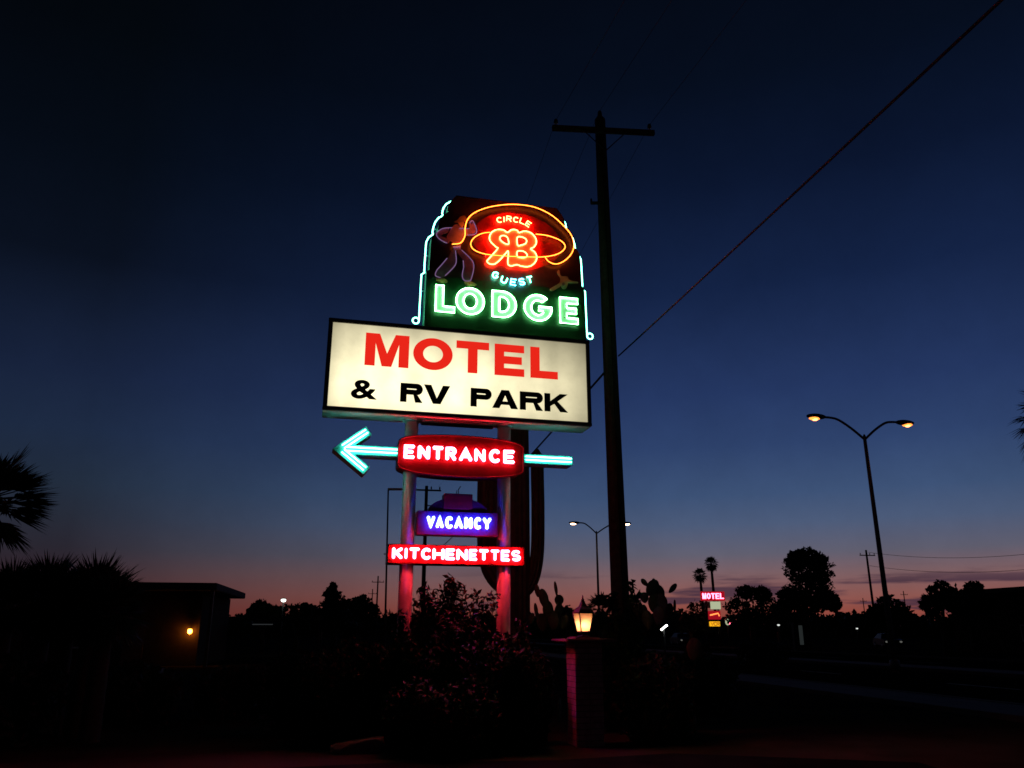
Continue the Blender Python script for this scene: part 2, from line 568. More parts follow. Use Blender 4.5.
mrz = nt.nodes.new('ShaderNodeMapRange')
mrz.inputs['From Max'].default_value = .7
nt.links.new(sep.outputs['Z'], mrz.inputs['Value'])
def ramp(cols):
    r = nt.nodes.new('ShaderNodeValToRGB')
    cr = r.color_ramp
    cr.interpolation = 'B_SPLINE' if False else 'LINEAR'
    for z in ZS[1:-1]:
        cr.elements.new(z / .7)
    for e, z, c in zip(cr.elements, ZS, cols):
        e.position = z / .7
        e.color = (*s2l(c), 1)
    nt.links.new(mrz.outputs[0], r.inputs['Fac'])
    return r
rw, rc = ramp(WARM), ramp(COOL)
# afterglow: where the sun went down
SUNAZ = R(20)
xy = nt.nodes.new('ShaderNodeVectorMath'); xy.operation = 'MULTIPLY'
nt.links.new(tc.outputs['Generated'], xy.inputs[0]); xy.inputs[1].default_value = (1, 1, 0)
nm = nt.nodes.new('ShaderNodeVectorMath'); nm.operation = 'NORMALIZE'
nt.links.new(xy.outputs[0], nm.inputs[0])
dt = nt.nodes.new('ShaderNodeVectorMath'); dt.operation = 'DOT_PRODUCT'
nt.links.new(nm.outputs[0], dt.inputs[0]); dt.inputs[1].default_value = (math.sin(SUNAZ), math.cos(SUNAZ), 0)
mra = nt.nodes.new('ShaderNodeMapRange')
mra.inputs['From Min'].default_value = .66; mra.inputs['From Max'].default_value = .99
nt.links.new(dt.outputs['Value'], mra.inputs['Value'])
mixa = nt.nodes.new('ShaderNodeMix'); mixa.data_type = 'RGBA'
nt.links.new(mra.outputs[0], mixa.inputs[0])
nt.links.new(rc.outputs[0], mixa.inputs[6]); nt.links.new(rw.outputs[0], mixa.inputs[7])
# low stretched clouds
mp = nt.nodes.new('ShaderNodeMapping')
mp.inputs['Scale'].default_value = (5, 5, 62)
mp.inputs['Location'].default_value = (2.1, .4, .3)
nt.links.new(tc.outputs['Generated'], mp.inputs['Vector'])
cn = nt.nodes.new('ShaderNodeTexNoise')
cn.inputs['Scale'].default_value = 1.0
cn.inputs['Detail'].default_value = 6
cn.inputs['Roughness'].default_value = .55
nt.links.new(mp.outputs[0], cn.inputs['Vector'])
ct = nt.nodes.new('ShaderNodeMapRange'); ct.interpolation_type = 'SMOOTHSTEP'
ct.inputs['From Min'].default_value = .5; ct.inputs['From Max'].default_value = .62
nt.links.new(cn.outputs['Fac'], ct.inputs['Value'])
ch_ = nt.nodes.new('ShaderNodeMapRange'); ch_.interpolation_type = 'SMOOTHSTEP'
ch_.inputs['From Min'].default_value = .075; ch_.inputs['From Max'].default_value = .05
ch_.inputs['To Min'].default_value = 0; ch_.inputs['To Max'].default_value = .85
nt.links.new(sep.outputs['Z'], ch_.inputs['Value'])
cm = nt.nodes.new('ShaderNodeMath'); cm.operation = 'MULTIPLY'
cz_ = nt.nodes.new('ShaderNodeMath'); cz_.operation = 'MULTIPLY'
mrz2 = nt.nodes.new('ShaderNodeMapRange'); mrz2.interpolation_type = 'SMOOTHSTEP'
mrz2.inputs['From Min'].default_value = .88; mrz2.inputs['From Max'].default_value = .95
nt.links.new(dt.outputs['Value'], mrz2.inputs['Value'])
nt.links.new(ct.outputs[0], cz_.inputs[0]); nt.links.new(mrz2.outputs[0], cz_.inputs[1])
nt.links.new(cz_.outputs[0], cm.inputs[0]); nt.links.new(ch_.outputs[0], cm.inputs[1])
mixc = nt.nodes.new('ShaderNodeMix'); mixc.data_type = 'RGBA'
nt.links.new(cm.outputs[0], mixc.inputs[0])
nt.links.new(mixa.outputs[2], mixc.inputs[6])
mixc.inputs[7].default_value = (*s2l((62, 44, 62)), 1)
# the eastern half behind the viewer is already night
mrb = nt.nodes.new('ShaderNodeMapRange')
mrb.inputs['From Min'].default_value = -.4; mrb.inputs['From Max'].default_value = .6
mrb.inputs['To Min'].default_value = .25; mrb.inputs['To Max'].default_value = 1
nt.links.new(dt.outputs['Value'], mrb.inputs['Value'])
hz_ = nt.nodes.new('ShaderNodeTexNoise'); hz_.inputs['Scale'].default_value = 7; hz_.inputs['Detail'].default_value = 7; hz_.inputs['Roughness'].default_value = .65
nt.links.new(tc.outputs['Generated'], hz_.inputs['Vector'])
hr_ = nt.nodes.new('ShaderNodeMapRange'); hr_.inputs['From Min'].default_value = .3; hr_.inputs['From Max'].default_value = .7
hr_.inputs['To Min'].default_value = .9; hr_.inputs['To Max'].default_value = 1.08
nt.links.new(hz_.outputs['Fac'], hr_.inputs['Value'])
hm_ = nt.nodes.new('ShaderNodeMath'); hm_.operation = 'MULTIPLY'
nt.links.new(hr_.outputs[0], hm_.inputs[0]); nt.links.new(mrb.outputs[0], hm_.inputs[1])
vm = nt.nodes.new('ShaderNodeVectorMath'); vm.operation = 'SCALE'
nt.links.new(mixc.outputs[2], vm.inputs[0]); nt.links.new(hm_.outputs[0], vm.inputs['Scale'])
nt.links.new(vm.outputs[0], bg.inputs['Color'])
bg.inputs['Strength'].default_value = 1.0

# ------------------------------------------------------------------ ground, road
RS = -.19                                  # the highway runs away at this x per y
rd = Vector((RS, 1, 0)).normalized()
rr = Vector((rd.y, -rd.x, 0))
RA = -math.atan(RS)                        # z rotation of anything parallel to it
def struct(o):
    o['kind'] = 'structure'
    return o
mb = MB()
n = 40
ext = 2500
vs, fs = [], []
mb.add([(-ext, -60, 0), (ext, -60, 0), (ext, ext, 0), (-ext, ext, 0)], [(0, 1, 2, 3)])
struct(mb.build('ground', M['dirt']))
def strip(name, off0, off1, z, m, y0=-40, y1=1200, z0=None):
    b = MB()
    o = Vector((9.3 - RS * 26, 0, 0))       # kerb line, y = 0
    def P(off, y):
        return o + rd * y + rr * off
    a, b2, c, d = P(off0, y0), P(off1, y0), P(off1, y1), P(off0, y1)
    if z0 is None:
        b.add([(p.x, p.y, z) for p in (a, b2, c, d)], [(0, 1, 2, 3)])
    else:
        b.add([(p.x, p.y, zz) for zz in (z0, z) for p in (a, b2, c, d)], [(3, 2, 1, 0), (4, 5, 6, 7), (0, 1, 5, 4), (1, 2, 6, 5), (2, 3, 7, 6), (3, 0, 4, 7)])
    return struct(b.build(name, m))
strip('road', .2, 21.5, .008, M['asphalt'])
strip('kerb', 0, .2, .13, M['concrete'], z0=-.05)
strip('pavement', -1.8, -.004, .115, M['concrete'], z0=-.05)
strip('median', 9.6, 11.6, .14, M['concrete'], z0=-.05)
strip('kerb', 21.5, 21.7, .13, M['concrete'], z0=-.05)
b = MB()
o0 = Vector((9.3 - RS * 26, 0, 0))
for off in (4.9, 16.4):
    for k in range(60):
        y = 6 + k * 9
        p = o0 + rd * y + rr * off
        q = p + rd * 3
        b.add([p - rr * .06 + Vector((0, 0, .012)), p + rr * .06 + Vector((0, 0, .012)), q + rr * .06 + Vector((0, 0, .012)), q - rr * .06 + Vector((0, 0, .012))], [(0, 1, 2, 3)])
struct(b.build('lane_markings', M['road_paint']))
b = MB()
b.add([(-30, -20, .004), (6.2, -20, .004), (5.2, 11.2, .004), (2.2, 12.0, .004), (.6, 11.4, .004), (-1.5, 11.2, .004), (-4, 10.4, .004), (-12, 10.2, .004), (-30, 10.5, .004)], [tuple(range(9))])
struct(b.build('driveway', M['asphalt']))

# ------------------------------------------------------------------ the motel sign
ANG = R(14)
cA, sA = math.cos(ANG), math.sin(ANG)
SO = at(457, 632, 13.2)
ox, oy = SO.x, SO.y
def loc(px, py, yl):
    r = ray(px, py)
    t = (yl - sA * ox + cA * oy) / (-sA * r[0] + cA * r[1])
    return ((t * r[0] - ox) * cA + (t * r[1] - oy) * sA, EYE + t * r[2])

def z2(s, x0, y0):
    return lambda p: (x0 + p[0] / s, y0 + p[1] / s)
ZA = z2(4.876, 400, 190)
ZB = z2(3.413, 310, 305)
ZC = z2(3.49, 325, 415)
ZD = z2(8.53, 480, 200)
ZE = z2(9.03, 425, 205)
ZF = z2(19.2, 540, 260)
ZV = z2(8.53, 400, 480)

sign = thing('motel_sign', 'tall lit roadside sign on two posts with neon crown, cream MOTEL box and arrow', 'sign', (ox, oy, 0), ANG)

# posts
pxl, _ = loc(411.5, 432, 0)
pxr, _ = loc(504, 432, 0)
fb_z = (loc(334.3, 322.6, -.26)[1] + loc(586, 344, -.26)[1]) / 2     # face top
fb_b = (loc(328.2, 404.6, -.26)[1] + loc(585.4, 421.6, -.26)[1]) / 2
fx0 = (loc(334.3, 322.6, -.26)[0] + loc(328.2, 404.6, -.26)[0]) / 2
fx1 = (loc(586, 344, -.26)[0] + loc(585.4, 421.6, -.26)[0]) / 2
BX0, BX1, BZ0, BZ1 = fx0 - .085, fx1 + .085, fb_b - .09, fb_z + .075
for x in (pxl, pxr):
    b = MB()
    b.tube([(x, 0, -.3), (x, 0, 1.2), (x, 0, BZ0 + .01)], .112, 24)
    b.tube([(x, 0, .0), (x, 0, .03)], .2, 20)
    b.tube([(x, 0, BZ0 - .035), (x, 0, BZ0 - .002)], .16, 20)
    b.build('post', M['post_paint'], sign)

# light box: MOTEL & RV PARK
b = MB()
cx, cz = (BX0 + BX1) / 2, (BZ0 + BZ1) / 2
b.box((cx, 0, cz), (BX1 - BX0, .5, BZ1 - BZ0), 0, bev=.012)
lightbox = b.build('light_box', M['box_metal'], sign)
b = MB()
fw = .07
y = -.255
for (c, d) in (((cx, y, BZ1 - fw / 2), (BX1 - BX0 + .012, .045, fw)), ((cx, y, BZ0 + fw / 2 + .004), (BX1 - BX0 + .012, .045, fw)),
               ((BX0 + fw / 2 - .003, y, cz), (fw, .045, BZ1 - BZ0 - 2 * fw - .006)), ((BX1 - fw / 2 + .003, y, cz), (fw, .045, BZ1 - BZ0 - 2 * fw - .006))):
    b.box(c, d, 0, bev=.008)
b.build('frame', M['cabinet'], lightbox)
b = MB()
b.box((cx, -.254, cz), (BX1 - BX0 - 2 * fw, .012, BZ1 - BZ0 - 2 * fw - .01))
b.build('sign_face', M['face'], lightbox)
# lower angle that carries the box on the posts
for y_ in (-.12, .12):
    b = MB()
    b.box(((pxl + pxr) / 2, y_, BZ0 - .028), (pxr - pxl - .34, .05, .05), bev=.006)
    b.build('bracket', M['box_metal'], lightbox)

def line_box(conv, items, top, bot, yl):
    """items: (char, x0, x1); top / bottom: two (x, y) zoom points each -> local boxes on a level line"""
    def interp(seg, x):
        (xa, ya), (xb, yb) = seg
        return ya + (yb - ya) * (x - xa) / (xb - xa)
    zt, zb = [], []
    out = []
    for ch, a, c in items:
        m = (a + c) / 2
        zt.append(loc(*conv((m, interp(top, m))), yl)[1])
        zb.append(loc(*conv((m, interp(bot, m))), yl)[1])
        mid = (interp(top, m) + interp(bot, m)) / 2
        out.append((ch, loc(*conv((a, mid)), yl)[0], loc(*conv((c, mid)), yl)[0]))
    Z1, Z0 = sum(zt) / len(zt), sum(zb) / len(zb)
    return [(ch, a, c, Z0, Z1) for ch, a, c in out]

yl = -.262
for ch, a, c, z0, z1 in line_box(ZB, [('M', 188, 338), ('O', 352, 487), ('T', 499, 611), ('E', 630, 731), ('L', 752, 845)], ((262, 99), (790, 146)), ((262, 212), (790, 249)), yl):
    cts = bold(ch, c - a, z1 - z0, (z1 - z0) * .295)
    b = MB()
    add_fill(b, [[(a + x, z0 + y) for x, y in ct] for ct in cts], yl - .0015, .003)
    b.build('letter', M['red_letter'], lightbox)
items = line_box(ZB, [('&', 140, 230), ('R', 308, 385), ('V', 388, 478), ('P', 548, 620), ('A', 622, 710), ('R', 716, 795), ('K', 800, 880)], ((180, 257), (835, 302)), ((180, 322), (835, 364)), yl)
for ch, a, c, z0, z1 in items:
    b = MB()
    if ch == '&':
        tcu = bpy.data.curves.new('ampersand', 'FONT')
        tcu.body = '&'
        tcu.offset = .028
        tob = bpy.data.objects.new('ampersand', tcu)
        C.objects.link(tob)
        dg = bpy.context.evaluated_depsgraph_get()
        me = bpy.data.meshes.new_from_object(tob.evaluated_get(dg))
        xs = [v.co.x for v in me.vertices]; ys = [v.co.y for v in me.vertices]
        sx, sy = (c - a) / (max(xs) - min(xs)), (z1 - z0) / (max(ys) - min(ys))
        b.add([(a + (v.co.x - min(xs)) * sx, yl - .004, z0 + (v.co.y - min(ys)) * sy) for v in me.vertices], [tuple(p.vertices) for p in me.polygons])
        bpy.data.objects.remove(tob); bpy.data.curves.remove(tcu); bpy.data.meshes.remove(me)
    else:
        cts = bold(ch, c - a, z1 - z0, (z1 - z0) * .33)
        add_fill(b, [[(a + x, z0 + y) for x, y in ct] for ct in cts], yl - .0015, .003)
    b.build('letter', M['letter_black'], lightbox)

# ---- crown panel with the neon lasso
YF, YB = -.15, .15
tubep = [(451.3, 201.2), (446.2, 204.0), (443.2, 208.4), (442, 213.8), (443.6, 215.4), (439, 217.4), (435.2, 222), (433, 228.4), (432.4, 232.8), (433.4, 234), (428.6, 237.4), (426.2, 242), (425.2, 255), (424.2, 271.4), (424.6, 272.6), (421.4, 274.4), (420.6, 290), (419, 318)]
TP = [loc(x, y, 0) for x, y in tubep]
xb1 = loc(586.0, 336, YF)[0]
xb0 = TP[-1][0] + .075
xmid = (xb0 + xb1) / 2
ztop = loc(505, 201.5, YF)[1]
LP = [(x + .07, z) for x, z in TP]
LP[0] = (LP[0][0], ztop)
LP[-1] = (xb0, BZ1 + .004)
RP = [(2 * xmid - x, z) for x, z in LP]
outline = LP[::-1] + RP
b = MB()
b.prism(outline, YF, YB, 0, 1)
crown = b.build('crown_panel', [M['panel_dark'], M['panel_side']], sign)

NR = .0125
# border tubes on the flanks of the crown, stood off from its sides
def border(side):
    pts = list(TP)
    xe = TP[-1][0]
    zc = loc(415, 320.5, 0)[1]
    pts[-1] = (xe, zc)
    pts += [(xe - .055 + .055 * math.cos(R(a)), zc + .055 * math.sin(R(a))) for a in range(-15, -345, -15)]
    if side > 0:
        pts = [(2 * xmid - x, z) for x, z in pts]
    b = MB()
    b.tube([(x, .0, z) for x, z in pts], NR * .95, 8)
    b.build('neon_border', M['n_border'], crown)
    for (x, z) in (pts[2], pts[7], pts[12], pts[16]):
        s = 1 if side < 0 else -1
        b = MB()
        b.tube([(x + s * .01, 0, z - .01), (x + s * .08, 0, z - .01)], .01, 6)
        b.build('tube_support', M['glass_tube'], crown)
border(-1); border(1)
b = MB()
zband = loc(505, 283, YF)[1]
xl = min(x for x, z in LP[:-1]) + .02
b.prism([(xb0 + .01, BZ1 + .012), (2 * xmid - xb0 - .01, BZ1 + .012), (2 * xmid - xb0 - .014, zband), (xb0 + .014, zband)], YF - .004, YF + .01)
b.build('halo_band', M['halo_green'], crown)  # added plate: green halo of the letter tubes put into its paint
b = MB()
b.tube([(LP[0][0] + .2, .02, ztop + .035), (LP[0][0] + .24, .02, ztop + .045), (RP[0][0] - .24, .02, ztop + .045), (RP[0][0] - .2, .02, ztop + .035)], NR * .7, 6)
b.build('neon_border', M['n_border'], crown)

# red glow round the monogram, put into the paint of an added oval
b = MB()
ctr = loc(*ZA((572, 248)), YF); ex_ = loc(*ZA((572 + 215, 270)), YF)[0] - ctr[0]; ez_ = ctr[1] - loc(*ZA((572, 248 + 138)), YF)[1]
b.prism([(ctr[0] + ex_ * math.cos(R(a)), ctr[1] + ez_ * math.sin(R(a))) for a in range(0, 360, 8)], YF - .004, YF + .01)
b.build('halo_field', M['halo_red'], crown)

# LODGE: white letter plates outlined in green neon
YP = YF - .03
for ch, a, c, z0, z1 in line_box(ZA, [('L', 174, 268), ('O', 274, 411), ('D', 450, 567), ('G', 606, 741), ('E', 780, 868)], ((220, 467), (822, 523)), ((220, 597), (822, 648)), YP - .03):
    t = (z1 - z0) * .27
    cts = bold(ch, c - a, z1 - z0, t)
    cts = [[(a + x, z0 + y) for x, y in ct] for ct in cts]
    b = MB()
    add_fill(b, cts, YF - .022, .018, 0)
    for ct in cts:
        b.tube([(x, YF - .055, y) for x, y in ct], .0082, 6, 1, closed=True)
    b.build('letter', [M['letter_white'], M['n_green']], crown)

# GUEST and CIRCLE, single tubes set on a curve
def neon_word(word, spots, hgt, wid, m, y, r=.0095):
    for ch, (zx, zy), rot in zip(word, spots, [s for s in word_rot]):
        X, Z = loc(*ZD((zx, zy)), y)
        b = MB()
        for st in SK[ch]:
            pts = []
            for (u, v) in st:
                uu, vv = (u - .5) * wid * (.25 if ch == 'I' else 1), (v - .5) * hgt
                ca, sa = math.cos(R(rot)), math.sin(R(rot))
                pts.append((X + uu * ca - vv * sa, y, Z + uu * sa + vv * ca))
            b.tube(pts, r, 6)
        b.build('letter', m if not isinstance(m, list) else m[word.index(ch) % len(m)], crown)
px = 13.6 / F
word_rot = [6, 2, -3, -8, -18, -30]
neon_word('CIRCLE', [(165, 170), (205, 165), (247, 160), (306, 168), (362, 180), (412, 205)], 5.9 * px, 5.0 * px, M['n_orange'], YF - .05, .0095)
word_rot = [-24, -18, -4, 6, 14]
neon_word('GUEST', [(132, 640), (205, 682), (285, 700), (357, 697), (425, 680)], 6.6 * px, 5.6 * px, [M['n_guest'], M['n_guest'], M['n_guest_blue'], M['n_guest_blue'], M['n_guest']], YF - .05, .0105)

# monogram
outer = [(150, 250), (200, 254), (235, 275), (262, 256), (290, 250), (318, 258), (335, 277), (370, 265), (410, 268), (450, 290), (478, 330), (480, 370), (458, 402), (432, 416), (465, 440), (485, 480), (475, 525), (440, 558), (400, 568), (350, 562), (318, 550), (292, 556), (268, 561), (243, 552), (237, 525), (242, 470), (240, 432), (222, 452), (170, 510), (130, 543), (92, 546), (66, 532), (62, 515), (82, 493), (150, 415), (138, 400), (100, 365), (82, 335), (85, 300), (108, 268)]
holes = [[(182, 305), (215, 304), (238, 326), (245, 374), (215, 370), (185, 350), (170, 328)],
         [(320, 316), (370, 318), (398, 342), (388, 370), (350, 384), (322, 385)],
         [(320, 436), (370, 436), (398, 458), (402, 478), (372, 490), (322, 482)]]
def LZ(conv, pts, y):
    return [loc(*conv(p), y) for p in pts]
oc = [(p.x, p.y) for p in smoothline(LZ(ZD, outer, YF - .06), 3, True)]
hc = [[(p.x, p.y) for p in smoothline(LZ(ZD, h_, YF - .06), 3, True)] for h_ in holes]
b = MB()
add_fill(b, [oc] + hc, YF - .02, .014, 0)
for ct in [oc] + hc:
    b.tube([(x, YF - .055, z) for x, z in ct], .0105, 6, 1, closed=True)
b.build('monogram', [M['mono_fill'], M['n_orange']], crown)
# lasso: loop, then the long rope over the top to the rider's hand
YL = YF - .085
l1 = [(440, 206), (400, 212), (362, 232), (345, 262), (362, 292), (420, 313), (520, 322), (620, 326), (700, 326), (760, 315), (795, 295), (805, 272), (782, 246), (722, 223), (662, 215)]
l2 = [(255, 264), (295, 258), (316, 225), (318, 182), (332, 140), (372, 106), (450, 80), (550, 70), (650, 82), (735, 120), (798, 175), (835, 220), (848, 268), (836, 310), (802, 345), (762, 361), (727, 350), (708, 328)]
b = MB()
for l_ in (l1, l2):
    pts = smoothline([(x, YL, z) for x, z in LZ(ZA, l_, YL)], 5)
    b = MB()
    b.tube(pts, .0078, 8)
    b.build('neon_lasso', M['n_lasso'], crown)
for l_ in (l1, l2):
    pts = LZ(ZA, l_, YL)
    for i in range(1, len(pts) - 1, 4):
        b = MB()
        b.tube([(pts[i][0], YL + .008, pts[i][1]), (pts[i][0], YF + .002, pts[i][1])], .006, 6)
        b.build('tube_support', M['glass_tube'], crown)

# rider figure, painted plate with weak lilac tube outlines
def plate(mb, conv, pts, y, mi, sm=True):
    p = LZ(conv, pts, y)
    if sm:
        p = [(q.x, q.y) for q in smoothline(p, 3, True)]
    mb.prism(p, y, y + .012, mi)
b = MB()
yq = YF - .014
plate(b, ZE, [(215, 250), (250, 190), (300, 172), (345, 200), (350, 280), (320, 332), (270, 348), (225, 320), (195, 290)], yq, 1)
plate(b, ZE, [(215, 208), (160, 215), (103, 260), (130, 310), (190, 345), (222, 330), (200, 302), (156, 285), (152, 268), (205, 245)], yq - .006, 1)
plate(b, ZE, [(350, 210), (396, 215), (405, 160), (428, 138), (468, 220), (458, 260), (410, 276), (350, 262)], yq - .006, 1)
plate(b, ZE, [(300, 160), (325, 135), (352, 160), (345, 190), (318, 196)], yq - .01, 0)
plate(b, ZE, [(262, 150), (296, 132), (318, 102), (362, 98), (378, 122), (398, 138), (350, 150), (300, 156)], yq - .014, 4)
plate(b, ZE, [(252, 372), (322, 364), (324, 402), (262, 404)], yq - .01, 3, False)
plate(b, ZE, [(270, 408), (280, 520), (240, 580), (180, 640), (140, 656), (95, 640), (105, 590), (150, 540), (205, 480), (240, 415)], yq, 2)
plate(b, ZE, [(295, 408), (330, 405), (430, 510), (436, 600), (415, 680), (360, 686), (335, 640), (350, 570), (345, 500), (300, 440)], yq - .006, 2)
plate(b, ZE, [(105, 662), (170, 662), (205, 685), (195, 698), (118, 694)], yq - .004, 4)
plate(b, ZE, [(358, 690), (412, 690), (466, 716), (455, 728), (378, 724)], yq - .006, 4)
b.build('rider_figure', [M['skin_paint'], M['shirt_paint'], M['jean_paint'], M['belt_paint'], M['boot_paint']], crown)
b = MB()
for pl in ([(245, 205), (160, 212), (103, 258), (130, 308), (200, 345)], [(310, 212), (400, 212)], [(400, 165), (430, 140), (466, 218), (455, 262), (385, 272)],
           [(330, 405), (432, 510), (436, 600), (412, 682)], [(348, 570), (336, 640), (360, 684), (412, 684)], [(345, 500), (350, 570)],
           [(258, 382), (320, 378)], [(275, 410), (282, 520), (240, 582), (182, 638)], [(200, 480), (150, 540), (105, 592), (95, 638), (140, 656)]):
    b = MB()
    b.tube([(p.x, YF - .04, p.y) for p in smoothline(LZ(ZE, pl, YF - .04), 3)], .0075, 6)
    b.build('figure_tube', M['n_lilac_dim'], crown)
# small running calf
b = MB()
plate(b, ZF, [(345, 195), (372, 200), (385, 270), (420, 310), (505, 310), (545, 345), (535, 470), (500, 545), (455, 560), (420, 520), (385, 430), (395, 350), (350, 280), (335, 230)], yq, 0)
plate(b, ZF, [(395, 420), (330, 470), (200, 545), (205, 585), (250, 590), (370, 520), (420, 470)], yq - .005, 0)
plate(b, ZF, [(540, 370), (600, 395), (720, 415), (725, 440), (620, 440), (540, 430)], yq - .005, 0)
plate(b, ZF, [(430, 440), (465, 430), (480, 465), (450, 490), (425, 470)], yq - .012, 1)
b.build('calf_figure', [M['calf_paint'], M['jean_paint']], crown)

# ---- ENTRANCE lozenge
YE = -.19
zt_mid = loc(*ZC((470, 73)), YE)[1]; zb_mid = loc(*ZC((480, 216)), YE)[1]
xe0 = loc(*ZC((256, 132)), YE)[0]; xe1 = loc(*ZC((692, 150)), YE)[0]
zc_e = (zt_mid + zb_mid) / 2
hm, he = (zt_mid - zb_mid) / 2, .185
xc_e = (xe0 + xe1) / 2; hw = (xe1 - xe0) / 2
top = [(xc_e + hw * math.sin(R(a)), zc_e + he + (hm - he) * (math.cos(R(a))) ** .8) for a in range(-90, 91, 9)]
bot = [(x, 2 * zc_e - z) for x, z in top[::-1]]
b = MB()
b.prism(top + bot, YE, .19)
entr = b.build('entrance_panel', M['panel_dark_red'], sign)
b = MB()
ring = top + bot
b.tube([(x, YE - .004, z) for x, z in ring], .014, 6, closed=True)
b.build('rim', M['panel_dark_red'], entr)

rng_l = random.Random(2)
def neon_letters(conv, items, top, bot, y, m, parent, d=.0165, r=.012, t=.034, worn=()):
    for idx, (ch, a, c, z0, z1) in enumerate(line_box(conv, items, top, bot, y)):
        b = MB()
        ww, hh = (c - a) - t * 2, (z1 - z0) - t * 2
        for st in SK[ch]:
            pl = [(a + t + u * ww, z0 + t + v * hh) for u, v in st]
            if ch == 'I':
                pl = [((a + c) / 2, z0 + t + v * hh) for u, v in st]
            lp = capsule(pl, d)
            b.tube([(p.x, y, p.y) for p in lp], r * (.72 if idx in worn else 1), 6, 0, closed=True)
            for q0, q1 in zip(pl[:-1], pl[1:]):
                if idx in worn:
                    break
                q0, q1 = Vector(q0), Vector(q1)
                dd = (q1 - q0).normalized(); nv = Vector((-dd.y, dd.x)) * (d + r)
                q0 = q0 - dd * d * .8; q1 = q1 + dd * d * .8
                yk = y + .022 + rng_l.uniform(-.003, .003)
                b.prism([tuple(q0 + nv), tuple(q1 + nv), tuple(q1 - nv), tuple(q0 - nv)], yk, yk + .02, 1)
        b.build('letter', [m, M['letter_white']], parent)
neon_letters(ZC, [('E', 274, 316), ('N', 323, 368), ('T', 373, 416), ('R', 420, 460), ('A', 467, 516), ('N', 520, 562), ('C', 572, 614), ('E', 622, 664)], ((294, 100), (645, 123)), ((294, 151), (645, 173)), YE - .05, M['n_red'], entr, worn=(5,))

# ---- arrow through the ENTRANCE panel
YA = -.17
arrow_pts = {'head': [(54, 118), (152, 54)], 'head2': [(54, 118), (145, 196)], 'shaft': [(96, 122), (238, 124)], 'tail': [(700, 152), (864, 162)]}
def channel(mb, a, c, wd, y0, y1, ext=0.0):
    a, c = Vector(a), Vector(c)
    d = (c - a).normalized()
    nv = Vector((-d.y, d.x)) * wd / 2
    a = a - d * ext
    mb.prism([tuple(a + nv), tuple(c + nv), tuple(c - nv), tuple(a - nv)], y0, y1, 0)
b = MB()
P = {k: LZ(ZC, v, YA) for k, v in arrow_pts.items()}
zsh = (P['shaft'][0][1] + P['shaft'][1][1] + P['tail'][0][1] + P['tail'][1][1]) / 4
tip = Vector((P['head'][0][0], zsh))
h1 = Vector(P['head'][1]); h2 = Vector(P['head2'][1])
sx0, sx1 = P['shaft'][0][0], xe0 + .03
tx0, tx1 = xe1 - .05, P['tail'][1][0]
dh = Vector((max(h1.x, h2.x), 0)); up_ = (h1.y - h2.y) / 2
h1, h2 = Vector((dh.x, zsh + up_)), Vector((dh.x, zsh - up_))
wd = .15
d1 = (h1 - tip).normalized(); n1 = Vector((-d1.y, d1.x)) * wd / 2
# one mitred outline: arrow head and shaft
d2 = (h2 - tip).normalized(); n2 = Vector((-d2.y, d2.x)) * wd / 2
ti = tip.x + wd / 2 / abs(d1.y)
to = tip.x - wd / 2 / abs(d1.y)
head = [(to, zsh), tuple(h1 + n1), tuple(h1 - n1)]
xj = ti + (wd / 2) * abs(d1.x) / abs(d1.y)
head += [(xj, zsh + wd / 2), (sx1, zsh + wd / 2), (sx1, zsh - wd / 2), (xj, zsh - wd / 2), tuple(h2 + n2), tuple(h2 - n2)]
b.prism(head, YA, .17)
arr = b.build('arrow_head', M['panel_teal'], sign)
b = MB()
b.prism([(tx0, zsh + wd / 2), (tx1, zsh + wd / 2), (tx1, zsh - wd / 2), (tx0, zsh - wd / 2)], YA, .17)
arr2 = b.build('arrow_tail', M['panel_teal'], sign)
yt = YA - .035
for s in (-1, 1):
    k = .03
    for (q0, q1, par) in (((ti - .02, zsh + s * k), (sx1 - .05, zsh + s * k), arr), ((xe1 + .04, zsh + s * k), (tx1 - .03, zsh + s * k), arr2)):
        b = MB(); b.tube([(q0[0], yt, q0[1]), (q1[0], yt, q1[1])], .0115, 6); b.build('neon_tube', M['n_teal'], par)
    for dd, hh in ((d1, h1), (d2, h2)):
        nv = Vector((-dd.y, dd.x)) * k * s
        p0 = tip + dd * .05 + nv; p1 = hh - dd * .04 + nv
        b = MB(); b.tube([(p0.x, yt, p0.y), (p1.x, yt, p1.y)], .0115, 6); b.build('neon_tube', M['n_teal'], arr)

# ---- VACANCY box between the posts, with its rounded crest and small box on top
YV = -.13
vx0, vz1 = loc(*ZV((150, 262)), YV); vx1, _ = loc(*ZV((838, 275)), YV)
vz0 = (loc(*ZV((150, 465)), YV)[1] + loc(*ZV((838, 480)), YV)[1]) / 2
vz1 = (vz1 + loc(*ZV((838, 278)), YV)[1]) / 2
b = MB()
b.box(((vx0 + vx1) / 2, 0, (vz0 + vz1) / 2), (vx1 - vx0, .26, vz1 - vz0), bev=.008)
vac = b.build('vacancy_box', M['panel_maroon'], sign)
b = MB()
cxv = loc(*ZV((500, 255)), YV)[0]
rxx = abs(loc(*ZV((250, 255)), YV)[0] - cxv) * 1.02
hz = loc(*ZV((500, 150)), YV)[1] - vz1
b.prism([(cxv + rxx * math.cos(R(a)), vz1 + .003 + hz * math.sin(R(a))) for a in range(0, 181, 9)], -.09, .09)
b.build('crest', M['crest_red'], vac)
b = MB()
nx0 = loc(*ZV((378, 180)), YV)[0]; nx1 = loc(*ZV((620, 180)), YV)[0]
nz1 = loc(*ZV((500, 119)), YV)[1]; nz0 = loc(*ZV((500, 252)), YV)[1]
